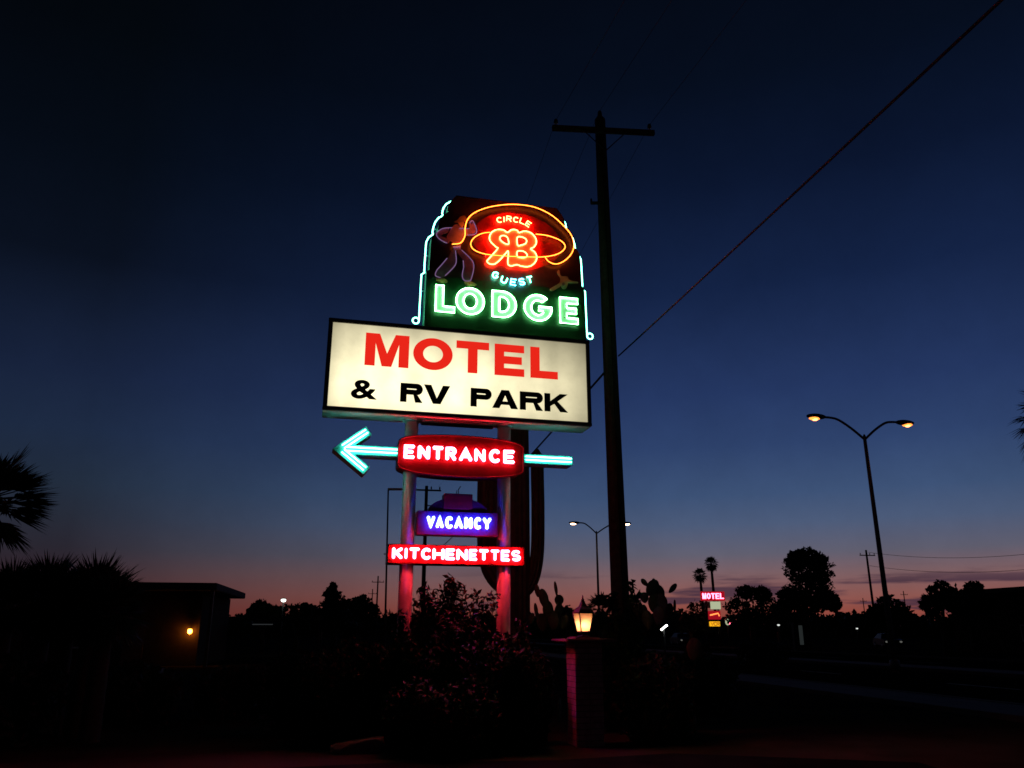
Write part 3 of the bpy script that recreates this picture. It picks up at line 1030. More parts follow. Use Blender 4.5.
b.box(((nx0 + nx1) / 2, 0, (nz0 + nz1) / 2 + .006), (nx1 - nx0, .25, nz1 - nz0), bev=.008)
b.build('top_box', M['box_red'], vac)
b = MB()
for dx, hh in ((-.02, .08), (.02, .1)):
    b.tube([(cxv + dx, 0, nz1), (cxv + dx * .6, 0, nz1 + hh)], .007, 6)
b.tube([(cxv + .01, 0, nz1 + .09), (cxv + .05, 0, nz1 + .15)], .007, 6)
b.build('conduit', M['dark_metal'], vac)
for xx in (vx0, vx1):
    s_ = -1 if xx == vx0 else 1
    for zz in (vz0 + .07, vz1 - .07):
        b = MB()
        b.box((xx + s_ * .04, 0, zz), (.09, .04, .04))
        b.build('bracket', M['post_paint'], vac)
neon_letters(ZV, [('V', 226, 302), ('A', 304, 376), ('C', 384, 456), ('A', 462, 542), ('N', 548, 620), ('C', 630, 698), ('Y', 704, 782)], ((264, 302), (743, 318)), ((264, 412), (743, 424)), YV - .045, M['n_blue'], vac, d=.014, r=.0105, t=.028)

# ---- KITCHENETTES box across the posts
YK = -.175
kx0 = loc(*ZC((219, 485)), YK)[0]; kx1 = loc(*ZC((696, 495)), YK)[0]
kz1 = (loc(*ZC((219, 447)), YK)[1] + loc(*ZC((696, 463)), YK)[1]) / 2
kz0 = (loc(*ZC((219, 519)), YK)[1] + loc(*ZC((696, 526)), YK)[1]) / 2
b = MB()
b.box(((kx0 + kx1) / 2, 0, (kz0 + kz1) / 2), (kx1 - kx0, .35, kz1 - kz0), bev=.008)
kit = b.build('kitchenettes_box', M['panel_red'], sign)
word = 'KITCHENETTES'
wd_ = [38, 14, 38, 36, 42, 34, 40, 30, 36, 34, 32, 34]
x = 234.0
gap = (684 - 234 - sum(wd_)) / 11
items = []
for ch, a in zip(word, wd_):
    items.append((ch, x, x + a)); x += a + gap
neon_letters(ZC, items, ((255, 460), (667, 472)), ((255, 504), (667, 511)), YK - .045, M['n_red'], kit, worn=(1, 9, 11), d=.013, r=.0105, t=.025)

# unseen dim copies of the lettering at the back, added to redden the saguaro
for par, xc_ in ((entr, xc_e), (kit, (kx0 + kx1) / 2)):
    for ch in [c for c in par.children if c.name.startswith('letter')]:
        d_ = ch.copy(); C.objects.link(d_); d_.parent = par
        d_.data = d_.data.copy(); d_.data.materials[0] = M['n_red_back_fill']
        d_.rotation_euler = (0, 0, PI); d_.location = (2 * xc_, 0, 0)

# ------------------------------------------------------------------ saguaro behind the sign
def saguaro():
    Y = 16.2
    base = at(519, 632, Y); base.z = 0
    t = thing('saguaro_cactus', 'tall dark saguaro cactus with upturned arms standing behind the right sign post', 'cactus', base)
    def ribbed(mb, pts, rs, ribs=14):
        pts = [Vector(p) for p in pts]
        b = MB()
        b.tube(pts, rs, ribs * 2)
        nn = ribs * 2
        vs = b.v
        k = 0
        for i, p in enumerate(pts):
            for j in range(nn):
                if j % 2:
                    v = Vector(vs[i * nn + j]); vs[i * nn + j] = tuple(p + (v - p) * .86)
        mb.add(vs, b.f, 0, False)
    def rel(px_, py_):
        return at(px_, py_, Y) - base
    b = MB()
    top = rel(518, 385)
    zs = [i / 16 for i in range(17)]
    ribbed(b, [(0, 0, -.1)] + [(top.x * u * .6, 0, top.z * u) for u in zs[1:-1]] + [(top.x * .6, 0, top.z - .12), (top.x * .6, 0, top.z)], [.2] + [.2 + .025 * math.sin(u * 3) for u in zs[1:-1]] + [.14, .03])
    b.build('trunk', M['cactus'], t)
    for pl, rad in (([(518, 590), (502, 583), (492, 568), (488, 545), (487.5, 510), (488, 480), (488.5, 456)], .215), ([(518, 596), (528, 588), (534, 574), (537.5, 550), (538, 510), (537.5, 480), (537, 449)], .135)):
        P_ = smoothline([rel(*p) for p in pl], 4)
        m_ = len(P_)
        P_ = [(p.x, .02, p.z) for p in P_]
        rs = [rad * (.85 + .15 * min(1, i / 8)) for i in range(m_)]
        rs[-2] = rad * .8
        rs[-1] = rad * .25
        b = MB()
        ribbed(b, P_, rs, 12)
        b.build('arm', M['cactus'], t)
saguaro()

# ------------------------------------------------------------------ utility poles and lines
POLE_Y = 15.2
pb = at(622, 632, POLE_Y); pt = at(600, 120, POLE_Y + .25)
pole = thing('utility_pole', 'tall near wooden utility pole with one crossarm standing right of the lit sign', 'utility pole', (pb.x, pb.y, 0))
L_ = pt - Vector((pb.x, pb.y, 0))
b = MB()
pts = [Vector((0, 0, -.5)) + Vector((L_.x, L_.y, 0)) * 0] + [L_ * u for u in (.02, .25, .5, .75, 1.0)]
b.tube(pts, [.185, .18, .165, .148, .133, .118], 20)
b.tube([L_ * 1.0, L_ * 1.008], [.118, .05], 16)
b.build('mast', M['wood_pole'], pole)
arm0, arm1 = at(550.5, 132.5, POLE_Y - .1), at(651.5, 137.5, POLE_Y + .35)
a0, a1 = arm0 - Vector((pb.x, pb.y, 0)), arm1 - Vector((pb.x, pb.y, 0))
d = (a1 - a0)
ang = math.atan2(d.y, d.x)
rotm = Euler((0, -math.asin(d.z / d.length), 0)).to_matrix()
rotm = Matrix.Rotation(ang, 3, 'Z') @ rotm
b = MB()
off = Vector((math.sin(ang), -math.cos(ang), 0)) * .17
b.box((a0 + a1) / 2 + off, (d.length, .09, .115), 0, rotm, bev=.006)
b.build('crossarm', M['wood_pole'], pole)
b = MB()
for s in (-1, 1):
    mid = (a0 + a1) / 2 + off * 1.35
    e = mid + d.normalized() * s * .55
    b.tube([e, mid - Vector((0, 0, .55))], .012, 6)
b.build('brace', M['dark_metal'], pole)
INS = []
for f in (.035, .955):
    p = a0 + d * f + off
    b = MB()
    b.lathe((p.x, p.y, p.z + .055), [(.012, 0), (.012, .07), (.045, .075), (.05, .1), (.032, .12), (.045, .135), (.03, .165), (.008, .18)], 10)
    b.build('insulator', M['porcelain'], pole)
    INS.append(p + Vector((0, 0, .2)))
b = MB()
p = L_
b.lathe((p.x, p.y, p.z), [(.014, 0), (.014, .12), (.05, .125), (.055, .16), (.035, .18), (.048, .2), (.03, .235), (.008, .25)], 10)
b.build('insulator', M['porcelain'], pole)
INS.append(p + Vector((0, 0, .24)))
q = at(596, 203, POLE_Y) - Vector((pb.x, pb.y, 0))
b = MB()
b.box(q, (.2, .05, .06), bev=.005)
b.tube([q + Vector((-.1, 0, -.03)), q + Vector((-.1, 0, .1))], .02, 6)
b.build('cable_bracket', M['dark_metal'], pole)
b = MB()
b.tube([L_ * .02 + Vector((.03, -.185, 0)), L_ * .5 + Vector((.02, -.168, 0)), L_ * .95 + Vector((0, -.13, 0))], .008, 6)
b.build('ground_wire', M['cable'], pole)

PB = Vector((pb.x, pb.y, 0))
def far_pole(px_, py_top, Y, label, hgt_arm=.6, with_can=False, group='far utility poles'):
    g = at(px_, 632, Y)
    H = at(px_, py_top, Y).z
    t = thing('utility_pole', label, 'utility pole', (g.x, Y, 0), RA)
    b = MB()
    b.tube([(0, 0, -.3), (0, 0, H * .5), (0, 0, H)], [.17, .15, .12], 10)
    b.build('mast', M['wood_pole'], t)
    b = MB()
    b.box((0, -.16, H - hgt_arm), (2.2, .1, .12))
    b.build('crossarm', M['wood_pole'], t)
    for x_ in (-1.0, 1.0, .35):
        b = MB()
        b.lathe((x_, -.16, H - hgt_arm + .06), [(.015, 0), (.06, .08), (.05, .18), (.02, .25)], 8)
        b.build('insulator', M['porcelain'], t)
    if with_can:
        b = MB()
        b.lathe((.0, .0, H - 2.9), [(.24, 0), (.27, .05), (.27, .95), (.24, 1.0), (.1, 1.05)], 12)
        b.build('transformer', M['dark_metal'], t)
        b = MB()
        b.box((.32, 0, H - 1.5), (.6, .08, .08))
        b.build('bracket', M['dark_metal'], t)
    return Vector((g.x, Y, H))
FP1 = far_pole(422, 486, 61, 'dark wooden utility pole with transformer seen between the sign posts', .35, True)
# thin lines
def wire(p0, p1, sag, r, label, m='cable', n=24, name='power_line', group=None, cat='power line'):
    b = MB()
    p0, p1 = Vector(p0), Vector(p1)
    b.tube([p0.lerp(p1, i / n) - Vector((0, 0, 4 * sag * (i / n) * (1 - i / n))) for i in range(n + 1)], r, 6)
    o = b.build(name, M[m])
    return tag(o, label, cat, group)
back = rd * -45
# the thick telephone cable: comes overhead from the pole behind the viewer, on to the far pole
A = at(618.5, 356, POLE_Y)
B = at(995, 0, 5.2)
dirc = (B - A)
wire(A, A + dirc * 2.2, .05, .015, 'thick sagging cable running from the near pole up over the viewer at top right', 'cable_light', name='telephone_cable', cat='cable')
A2 = at(604, 373, POLE_Y)
wire(A2, Vector((FP1.x, FP1.y, at(420, 561, 61).z)), .3, .022, 'thick cable running from the near pole down behind the sign to the far pole', 'cable', name='telephone_cable', cat='cable')
labs = [('thin power line from the left end of the near crossarm', 'left insulator'), ('thin power line from the right end of the near crossarm', 'right'), ('thin power line from the top of the near pole', 'top')]
for I, (lb, _) in zip(INS, labs):
    wire(PB + I, PB + I + rd * -40 + Vector((3.5, 0, .4)), .5, .004, lb + ' back over the viewer')
    wire(PB + I, FP1 + Vector(((I.x - INS[2].x) * .8, 0, -.1)), .7, .004, lb + ' on to the far pole')
far_pole(375.5, 576, 150, 'small far utility pole above the trees just left of the left sign post', 1.1)
far_pole(370.5, 589, 215, 'faintest and farthest utility pole left of the sign posts', 1.2)
FR = far_pole(876.5, 550, 106, 'slim leaning-looking utility pole beside the right street lamp', .7)
far_pole(893, 591, 240, 'small far utility pole right of the tall street lamp', 1.2)
FQ = far_pole(909, 591, 230, 'far utility pole with wide crossarm near the right trees', 1.0)
far_pole(867, 598, 260, 'tiny far utility pole left of the tall street lamp', 1.0)
for (p0, p1, sag, lb) in ((FR + Vector((.3, 0, -.3)), at(1090, 546, 78), .9, 'upper of two faint wires crossing the sky at right'),
                         (FR + Vector((.2, 0, -2.0)), at(1090, 562, 78), .9, 'lower of two faint wires crossing the sky at right')):
    wire(p0, p1, sag, .022, lb)
# thin mast left of the sign
g = at(386.5, 632, 21)
t = thing('lamp_mast', 'thin dark mast with a short arm on top, left of the left sign post', 'mast', (g.x, 21, 0))
H = at(388, 490, 21).z
b = MB(); b.tube([(0, 0, -.2), (-.06, 0, H * .5), (-.12, 0, H)], [.03, .025, .02], 8); b.build('mast', M['dark_metal'], t)
b = MB(); b.box((.09, 0, H + .02), (.44, .09, .055), bev=.006); b.build('arm', M['box_metal'], t)
b = MB(); b.tube([(-.16, 0, at(383, 554, 21).z), (-.06, 0, at(383, 554, 21).z)], .014, 6); b.build('bracket', M['dark_metal'], t)

# ------------------------------------------------------------------ double street lamps
def street_lamp(px_, Y, ypx, lens, label, yaw, span_l=3.0, span_r=2.7):
    g = at(px_, 632, Y)
    H = at(px_, ypx, Y).z
    t = thing('street_lamp', label, 'street lamp', (g.x, Y, 0), yaw, 'double-armed street lamps on the median')
    b = MB(); b.tube([(0, 0, -.2), (0, 0, H * .5), (0, 0, H)], [.12, .1, .075], 12)
    b.lathe((0, 0, 0.14), [(.2, 0), (.2, .3), (.13, .36)], 12)
    b.lathe((0, 0, H), [(.06, 0), (.06, .12), (.02, .2)], 10)
    b.build('mast', M['galv'], t)
    for s, sp in ((-1, span_l), (1, span_r)):
        b = MB()
        pts = smoothline([(0, 0, H - .05), (s * sp * .3, 0, H + .42), (s * sp * .6, 0, H + .78), (s * sp * .8, 0, H + .86), (s * sp, 0, H + .86)], 4)
        b.tube(pts, .055, 8)
        b.build('arm', M['galv'], t)
        b = MB()
        b.ellipsoid((s * (sp + .3), 0, H + .87), .5, .18, .13, 0, 14, 8)
        hd = b.build('lamp_head', M['dark_metal'], t)
        b = MB()
        b.ellipsoid((s * (sp + .4), 0, H + .79), .27, .15, .1, 0, 14, 8)
        b.build('lens', M['sodium_rim' if lens == 'sodium' else lens], hd)
        if lens == 'sodium':
            b = MB()
            b.ellipsoid((s * (sp + .4), -.02, H + .755), .15, .11, .09, 0, 12, 8)
            b.build('lamp', M[lens], hd)
    return t
street_lamp(890.5, 35, 438.5, 'sodium', 'tall double-armed street lamp glowing orange on the right', R(14), 2.05, 1.95)
street_lamp(599.5, 70, 533, 'sodium_pale', 'smaller double-armed street lamp behind the near utility pole', R(4), 1.6, 2.3)

# ------------------------------------------------------------------ vegetation helpers
def leaves(mb, c, rad, n, size, rng, mi=0, shell=.5, elong=1.8, lump=.25):
    cx_, cy_, cz_ = c
    for _ in range(n):
        while True:
            v = Vector((rng.uniform(-1, 1), rng.uniform(-1, 1), rng.uniform(-1, 1)))
            if .02 < v.length < 1:
                break
        L = v.length
        v = v / L * (L ** shell)
        k = 1 + lump * math.sin(v.x * 5 + c[0] * 3) * math.cos(v.z * 6 + c[1]) + rng.gauss(0, .06)
        p = Vector((cx_ + v.x * rad[0] * k, cy_ + v.y * rad[1] * k, cz_ + v.z * rad[2] * k))
        s = size * rng.uniform(.6, 1.4)
        a = Vector((rng.gauss(0, 1), rng.gauss(0, 1), rng.gauss(0, 1))).normalized()
        e = a.orthogonal().normalized()
        e = Matrix.Rotation(rng.uniform(0, 6.28), 3, a) @ e
        f = a.cross(e)
        mb.add([p - e * s * elong / 2, p + f * s / 2 + a * s * .1, p + e * s * elong / 2, p - f * s / 2 + a * s * .1], [(0, 1, 2, 3)], mi)

def tree(name, label, px_, Y, ptop, clumps, seed, leafm='leaf_dark', size=.22, n=420, trunk_r=.25, group=None, cat='tree', lump=.25, shell=.5):
    """clumps: (px, py, rx_px, ry_px) traced blobs turned into real size at depth Y"""
    rng = random.Random(seed)
    g = at(px_, 632, Y)
    t = thing(name, label, cat, (g.x, Y, 0), 0, group)
    sc_ = at(513, 600, Y).x - at(512, 600, Y).x
    tb = MB(); cb = MB()
    H0 = max(at(c[0], c[1], Y).z for c in clumps)
    hh = H0 * .45
    tb.tube([(0, 0, -.3), (.1, .05, hh * .5), (0, 0, hh)], [trunk_r * 1.25, trunk_r, trunk_r * .8], 10)
    for (cx_, cy_, rx, ry) in clumps:
        p = at(cx_, cy_, Y)
        q = Vector((p.x - g.x, rng.uniform(-.5, .5) * rx * sc_, p.z))
        tb.tube([(0, 0, hh * .8), tuple(Vector((0, 0, hh)).lerp(q, .5) + Vector((0, 0, -.1 * q.z * .3))), tuple(q)], [trunk_r * .5, trunk_r * .32, .03], 6)
        # several sub-clumps so that the outline is broken
        R_ = (rx * sc_, rx * sc_ * .8, ry * sc_)
        leaves(cb, q, R_, int(n * .8), size, rng, 0, shell, 1.7, lump)
        for _ in range(9):
            v = Vector((rng.gauss(0, 1), rng.gauss(0, 1), rng.gauss(.2, 1))).normalized()
            cc = q + Vector((v.x * R_[0], v.y * R_[1], v.z * R_[2])) * rng.uniform(.7, .98)
            k = rng.uniform(.22, .42)
            leaves(cb, cc, (R_[0] * k, R_[1] * k, R_[2] * k), int(n * .08), size * .85, rng, 0, .6, 1.7, .2)
        for _ in range(14):
            v = Vector((rng.gauss(0, 1), rng.gauss(0, 1), rng.gauss(.1, 1))).normalized()
            cc = q + Vector((v.x * R_[0], v.y * R_[1], v.z * R_[2])) * rng.uniform(1.0, 1.2)
            k = rng.uniform(.07, .17)
            tb.tube([tuple(q + (cc - q) * .6), tuple(cc)], [.03, .012], 4)
            leaves(cb, cc, (R_[0] * k, R_[1] * k, R_[2] * k), max(5, int(n * .014)), size * .7, rng, 0, .7, 2.2, .2)
    tb.build('trunk', M['bark'], t)
    cb.build('crown', M[leafm], t)
    return t

def fan_frond(mb, base, d, L, span, nseg, rng, blade=.035, spread=R(150), droop=.25, stalk_r=.012):
    d = d.normalized()
    up = Vector((0, 0, 1))
    side = d.cross(up)
    if side.length < .05:
        side = Vector((1, 0, 0))
    side.normalize()
    nrm = side.cross(d).normalized()
    tipb = base + d * L
    mb.tube([base, base + d * L * .5 + nrm * .02, tipb], [stalk_r * 1.4, stalk_r, stalk_r * .8], 5, 1)
    for i in range(nseg):
        a = -spread / 2 + spread * i / (nseg - 1) + rng.uniform(-.03, .03)
        dd = d * math.cos(a) + side * math.sin(a) + nrm * rng.uniform(-.12, .12)
        l = span * (1 - .28 * abs(a) / (spread / 2)) * rng.uniform(.85, 1.1)
        w_ = dd.cross(nrm).normalized() * blade
        p1 = tipb + dd * l * .55
        p2 = tipb + dd * l - Vector((0, 0, droop * l * rng.uniform(.3, 1)))
        mb.add([tipb, p1 + w_, p2, p1 - w_ + nrm * .01], [(0, 1, 2, 3)], 0)

def fan_palm(name, label, pos, H, nf, L, span, seed, nseg=22, blade=.03, trunk_r=.2, group=None, el=(-.6, 1.2), droop=.25, dirs=None, skirt=0, lean=0, cat='palm tree'):
    rng = random.Random(seed)
    t = thing(name, label, cat, pos, 0, group)
    b = MB()
    if H > .3:
        k = 14
        b.tube([(lean * (i / k) ** 2, 0, -.2 + (H + .2) * i / k) for i in range(k + 1)], [trunk_r * (1.15 - .3 * i / k) * (1 + .07 * (i % 2)) for i in range(k + 1)], 12)
    else:
        b.tube([(0, 0, -.1), (0, 0, max(H, .15))], trunk_r, 10)
    b.build('trunk', M['palm_bark'], t)
    b = MB()
    top = Vector((lean, 0, H))
    for i in range(nf):
        az = i * 2.39996 + rng.uniform(-.2, .2)
        e = el[0] + (el[1] - el[0]) * ((i + .5) / nf) + rng.uniform(-.1, .1)
        d_ = Vector((math.cos(az) * math.cos(e), math.sin(az) * math.cos(e), math.sin(e)))
        fan_frond(b, top + Vector((0, 0, rng.uniform(-.1, .1) * L)), d_, L * rng.uniform(.8, 1.15), span * rng.uniform(.85, 1.1), nseg, rng, blade, droop=droop)
    for d_ in (dirs or []):
        fan_frond(b, top, Vector(d_), L, span, nseg, rng, blade, R(95), droop)
    b.build('fronds', [M['palm_leaf'], M['palm_bark']], t)
    if skirt:
        b = MB()
        leaves(b, (lean * .9, 0, H - skirt * .6), (trunk_r * 2.2, trunk_r * 2.2, skirt), 260, .3, rng, 0, .5, 3)
        b.build('dead_skirt', M['palm_bark'], t)
    return t

# two skyline palms
for px_, py_, Y, sd, lb in ((700, 575, 130, 3, 'shorter left one of two tall thin palms on the skyline'), (711, 563.5, 128, 4, 'taller right one of two thin palms on the skyline')):
    H = at(px_, py_ , Y).z
    px_b = px_ + (632 - py_) * .085
    g = at(px_b, 632, Y)
    fan_palm('fan_palm', lb, (g.x, Y, 0), H, 46, .55, .85, sd, 14, .06, .22, 'tall palms on the skyline', (-1.3, 1.4), .3, lean=at(px_, py_, Y).x - g.x)
# short palm behind the lantern, beyond the far lamp
g = at(603, 632, 48)
fan_palm('fan_palm', 'short shaggy palm behind the lit lantern left of the utility pole', (g.x, 48, 0), at(603, 612, 48).z, 40, .55, .75, 9, 16, .05, .25, None, (-1.2, 1.4), .35)
# near palm at the left edge: crown just outside the frame
g = at(-41, 632, 13)
fan_palm('fan_palm', 'dark fan palm reaching into the picture at the left edge', (g.x, 13, 0), at(-44, 502, 13).z, 30, .5, .62, 21, 40, .02, .18, None, (-1.0, 1.2), .06,
         dirs=[(1, .0, .36), (1, -.1, .1), (1, .1, -.18), (.9, -.3, .62), (1, .25, .22), (1, .1, -.04), (1, -.1, -.26), (.95, .05, .48)])
# palm just beyond the right edge
g = at(1103, 632, 25)
fan_palm('fan_palm', 'palm whose hanging leaf tip shows at the right edge', (g.x, 25, 0), at(1100, 420, 25).z, 26, .75, .9, 23, 22, .03, .18, None, (-.9, 1.2), .35, dirs=[(-1, 0, -.35)])
# low palms at the left
for px_, py_, Y, sd, L, sp, n_, lb in ((42, 600, 14.5, 31, .3, .62, 40, 'low bushy fan palm at far left below the big palm'),
                              (90, 604, 13.8, 32, .3, .64, 40, 'low fan palm with upright leaves in front of the dark building'),
                              (4, 604, 15.5, 33, .35, .62, 36, 'low fan palm cut by the left edge'),
                              (104, 612, 13.2, 34, .25, .52, 34, 'lowest fan palm leaning right before the dark building'),
                              (66, 612, 14.0, 35, .28, .55, 36, 'low fan palm in the middle of the group at far left')):
    g = at(px_, 632, Y)
    fan_palm('low_fan_palm', lb, (g.x, Y, 0), at(px_, py_, Y).z, n_, L, sp, sd, 26, .016, .14, 'low fan palms at left', (-.9, 1.5), .1, cat='palm')

# trees
tree('broad_tree', 'large round-topped tree standing left of the tall street lamp', 806, 80, 550,
     [(797, 561, 11, 10), (808, 558, 12, 9), (819, 563, 9, 10), (806, 571, 21, 14), (806, 588, 21, 14), (788, 600, 11, 11), (826, 600, 12, 9), (834, 603, 6, 8), (806, 605, 20, 11)], 5, n=1100, size=.2, trunk_r=.4, group=None, lump=.2)
tree('broad_tree', 'wide dark tree right of the small neon sign', 752, 85, 585, [(750, 603, 17, 14), (738, 612, 13, 12), (768, 610, 14, 12), (762, 595, 8, 8), (744, 592, 7, 6)], 6, n=460, trunk_r=.3)
tree('broad_tree', 'small tree between the wide dark tree and the big round tree', 778, 88, 600, [(777, 614, 9, 9), (783, 620, 8, 7)], 7, n=300, trunk_r=.2)
tree('broad_tree', 'dark tree behind the left side of the small neon sign', 690, 95, 605, [(697, 615, 11, 12), (683, 622, 9, 9), (706, 622, 10, 9)], 8, n=360, trunk_r=.25)
tree('broad_tree', 'rounded bush tree at the foot of the tall street lamp', 888, 62, 598, [(890, 610, 14, 12), (877, 616, 9, 9), (903, 615, 9, 9)], 9, n=360, trunk_r=.2)
tree('broad_tree', 'leftmost dark tree of the clump before the low roof at right', 944, 60, 583, [(944, 596, 14, 12), (934, 606, 11, 11), (956, 603, 11, 12)], 10, n=420, trunk_r=.25)
tree('broad_tree', 'dark tree with a raised tuft touching the low roof at right', 972, 62, 583, [(974, 592, 9, 9), (966, 603, 12, 12), (984, 603, 11, 10)], 11, n=400, trunk_r=.25)
tree('conifer', 'pointed dark conifer left of the sign', 333, 55, 583, [(333, 588, 3, 5), (333, 595, 7, 6), (334, 603, 12, 7), (333, 612, 16, 9), (331, 622, 18, 10)], 12, n=320, size=.2, trunk_r=.2)
tree('broad_tree', 'low rounded tree between the conifer and the far poles', 358, 62, 596, [(361, 606, 10, 9), (350, 611, 10, 9), (371, 612, 8, 8)], 13, n=320, trunk_r=.2)
tree('broad_tree', 'low dark tree beside the left building roof end', 262, 66, 600, [(262, 608, 8, 7), (254, 612, 8, 7), (271, 613, 9, 7)], 14, n=260, trunk_r=.2)
tree('broad_tree', 'low dark tree under the white yard light', 296, 70, 604, [(288, 613, 11, 8), (303, 613, 11, 8), (314, 615, 9, 8)], 15, n=260, trunk_r=.2)
tree('broad_tree', 'dark tree beyond the prickly pear left of the lantern', 566, 66, 608, [(566, 617, 10, 10), (553, 621, 10, 8), (578, 621, 9, 8)], 16, n=280, trunk_r=.2)
tree('broad_tree', 'far dark tree just right of the utility pole', 640, 90, 614, [(636, 619, 12, 9), (652, 622, 10, 8)], 17, n=260, trunk_r=.2)

# far-off line of trees along the horizon: one mass
rng = random.Random(77)
b = MB()
for i in range(230):
    px_ = -60 + i * 5.1 + rng.uniform(-3, 3)
    Y = rng.uniform(230, 330)
    p = at(px_, 632, Y)
    hh = rng.uniform(5.2, 7.6)
    leaves(b, (p.x, Y, hh * .45), (rng.uniform(4, 6.5), 3, hh * .55), 240, 1.1, rng, 0, .5, 1.6)
o = b.build('far_trees', M['leaf_dark']); o['kind'] = 'stuff'

# ------------------------------------------------------------------ shrubs round the sign
def shrub(label, px_, Y, H, rx, seed, n=2600, size=.045, sprigs=(), leafm='shrub_leaf', group='shrubs round the sign', name='shrub', elong=2.4):
    rng = random.Random(seed)
    g = at(px_, 632, Y)
    t = thing(name, label, 'shrub', (g.x, Y, 0), 0, group)
    sb = MB(); lb = MB()
    n = int(n * 1.7)
    for k in range(17):
        a = rng.uniform(0, 6.28); rr_ = rx * math.sqrt(rng.uniform(.02, 1)) * .8
        tip_ = Vector((math.cos(a) * rr_, math.sin(a) * rr_ * .75, H * (1 - .38 * (rr_ / rx) ** 2) * rng.uniform(.8, 1.0)))
        mid = Vector((tip_.x * .35, tip_.y * .35, tip_.z * .5))
        sb.tube([(tip_.x * .1, tip_.y * .1, -.05), tuple(mid), tuple(tip_)], [.02, .014, .006], 5)
        for f in (.12, .34, .56, .78, .97):
            c = Vector((tip_.x * min(1, .55 + f), tip_.y * min(1, .55 + f), max(.08, tip_.z * f)))
            leaves(lb, c, (rx * .3, rx * .28, H * .12), n // 62, size, rng, 0, .55, elong, .15)
    for (qx, qy) in sprigs:
        p = at(qx, qy, Y) - Vector((g.x, Y, 0))
        st = Vector((p.x * .8, 0, H * .6))
        sb.tube([tuple(st), tuple(st.lerp(p, .6) + Vector((.03, 0, .02))), tuple(p)], [.01, .007, .004], 5)
        for u in range(16):
            c = st.lerp(p, .25 + .75 * u / 15)
            leaves(lb, c, (.1, .1, .05), 7, size, rng, 0, .7, elong, .1)
    sb.build('stems', M['bark'], t)
    lb.build('foliage', M[leafm], t)
    return t
shrub('leafy shrub between the sign posts with a tall leafy sprig on top', 448, 13.0, 2.02, .8, 41, 4200, sprigs=[(452, 577), (450, 582), (428, 594), (494, 594), (462, 586), (456, 584), (484, 597), (446, 586), (437, 592), (474, 592)])
shrub('dense dark shrub in front of the left sign post', 395, 12.6, 1.62, .8, 42, 2600, sprigs=[(430, 600), (402, 612), (426, 583), (420, 592)])
shrub('dense dark shrub in front of the right sign post', 500, 12.4, 1.58, .75, 43, 2600, sprigs=[(520, 620), (478, 612)])
shrub('low dark shrub left of the sign posts by the stone edging', 350, 12.8, 1.5, .75, 44, 2200)
shrub('low dark shrub left of the lantern pillar', 526, 13.0, 1.4, .42, 45, 1700)
shrub('low dark shrub at the foot of the shrub between the posts', 450, 11.9, 1.1, .85, 46, 2200)
shrub('dark shrub climbing round the foot of the utility pole', 622, 14.6, 1.9, .42, 47, 1900, size=.07, sprigs=[(630, 583), (638, 596), (612, 596)])
shrub('dark shrub right of the lantern pillar below the prickly pear', 655, 13.4, 1.2, .8, 48, 2200)
shrub('low dark shrub farthest left of the sign', 305, 14.0, 1.3, .8, 49, 1800)
# dark planting on the left side
for px_, Y, H, rx, sd, lb in ((20, 12.6, 1.3, .9, 51, 'dark low shrub in the bottom left corner'), (140, 15.5, 1.1, .9, 53, 'dark low shrub before the left building'), (235, 16.5, 1.0, .9, 54, 'dark low shrub right of the orange porch light')):
    shrub(lb, px_, Y, H, rx, sd, 1500, .07, group='dark shrubs at left', leafm='leaf_dark')
for px_, Y, H, rx, sd, lb in ((760, 40, 1.2, 1.6, 57, 'low shrub beside the highway pavement'), (700, 17.5, 1.25, .8, 58, 'low shrub right of the prickly pear')):
    shrub(lb, px_, Y, H, rx, sd, 1300, .1, group='dark shrubs at right', leafm='leaf_dark')

# agave
def agave(label, px_, Y, sd, s=.55, n=26, m='pad'):
    rng = random.Random(sd)
    g = at(px_, 632, Y)
    b = MB()
    for i in range(n):
        az = i * 2.4; e = .25 + 1.1 * i / n
        d_ = Vector((math.cos(az) * math.cos(e), math.sin(az) * math.cos(e), math.sin(e)))
        sd_ = d_.cross(Vector((0, 0, 1))).normalized()
        l = s * rng.uniform(.8, 1.1)
        nrm = sd_.cross(d_)
        vs = []
        for u, w_ in ((0, .04), (.35, .06), (.7, .04), (1, .004)):
            c = d_ * l * u + nrm * (.06 * u * u)
            vs += [c + sd_ * w_, c - nrm * w_ * .4, c - sd_ * w_]
        fs = []
        for k in range(3):
            for q in range(2):
                fs.append((k * 3 + q, k * 3 + q + 1, k * 3 + q + 4, k * 3 + q + 3))
        b.add(vs, fs, 0, True)
    o = b.build('agave', M[m], None, (g.x, Y, .0))
    return tag(o, label, 'agave')
agave('small pale agave on the dark ground at left', 104, 22, 61, .8, m='stone')
agave('small agave by the foot of the utility pole', 640, 13.0, 62, .6)

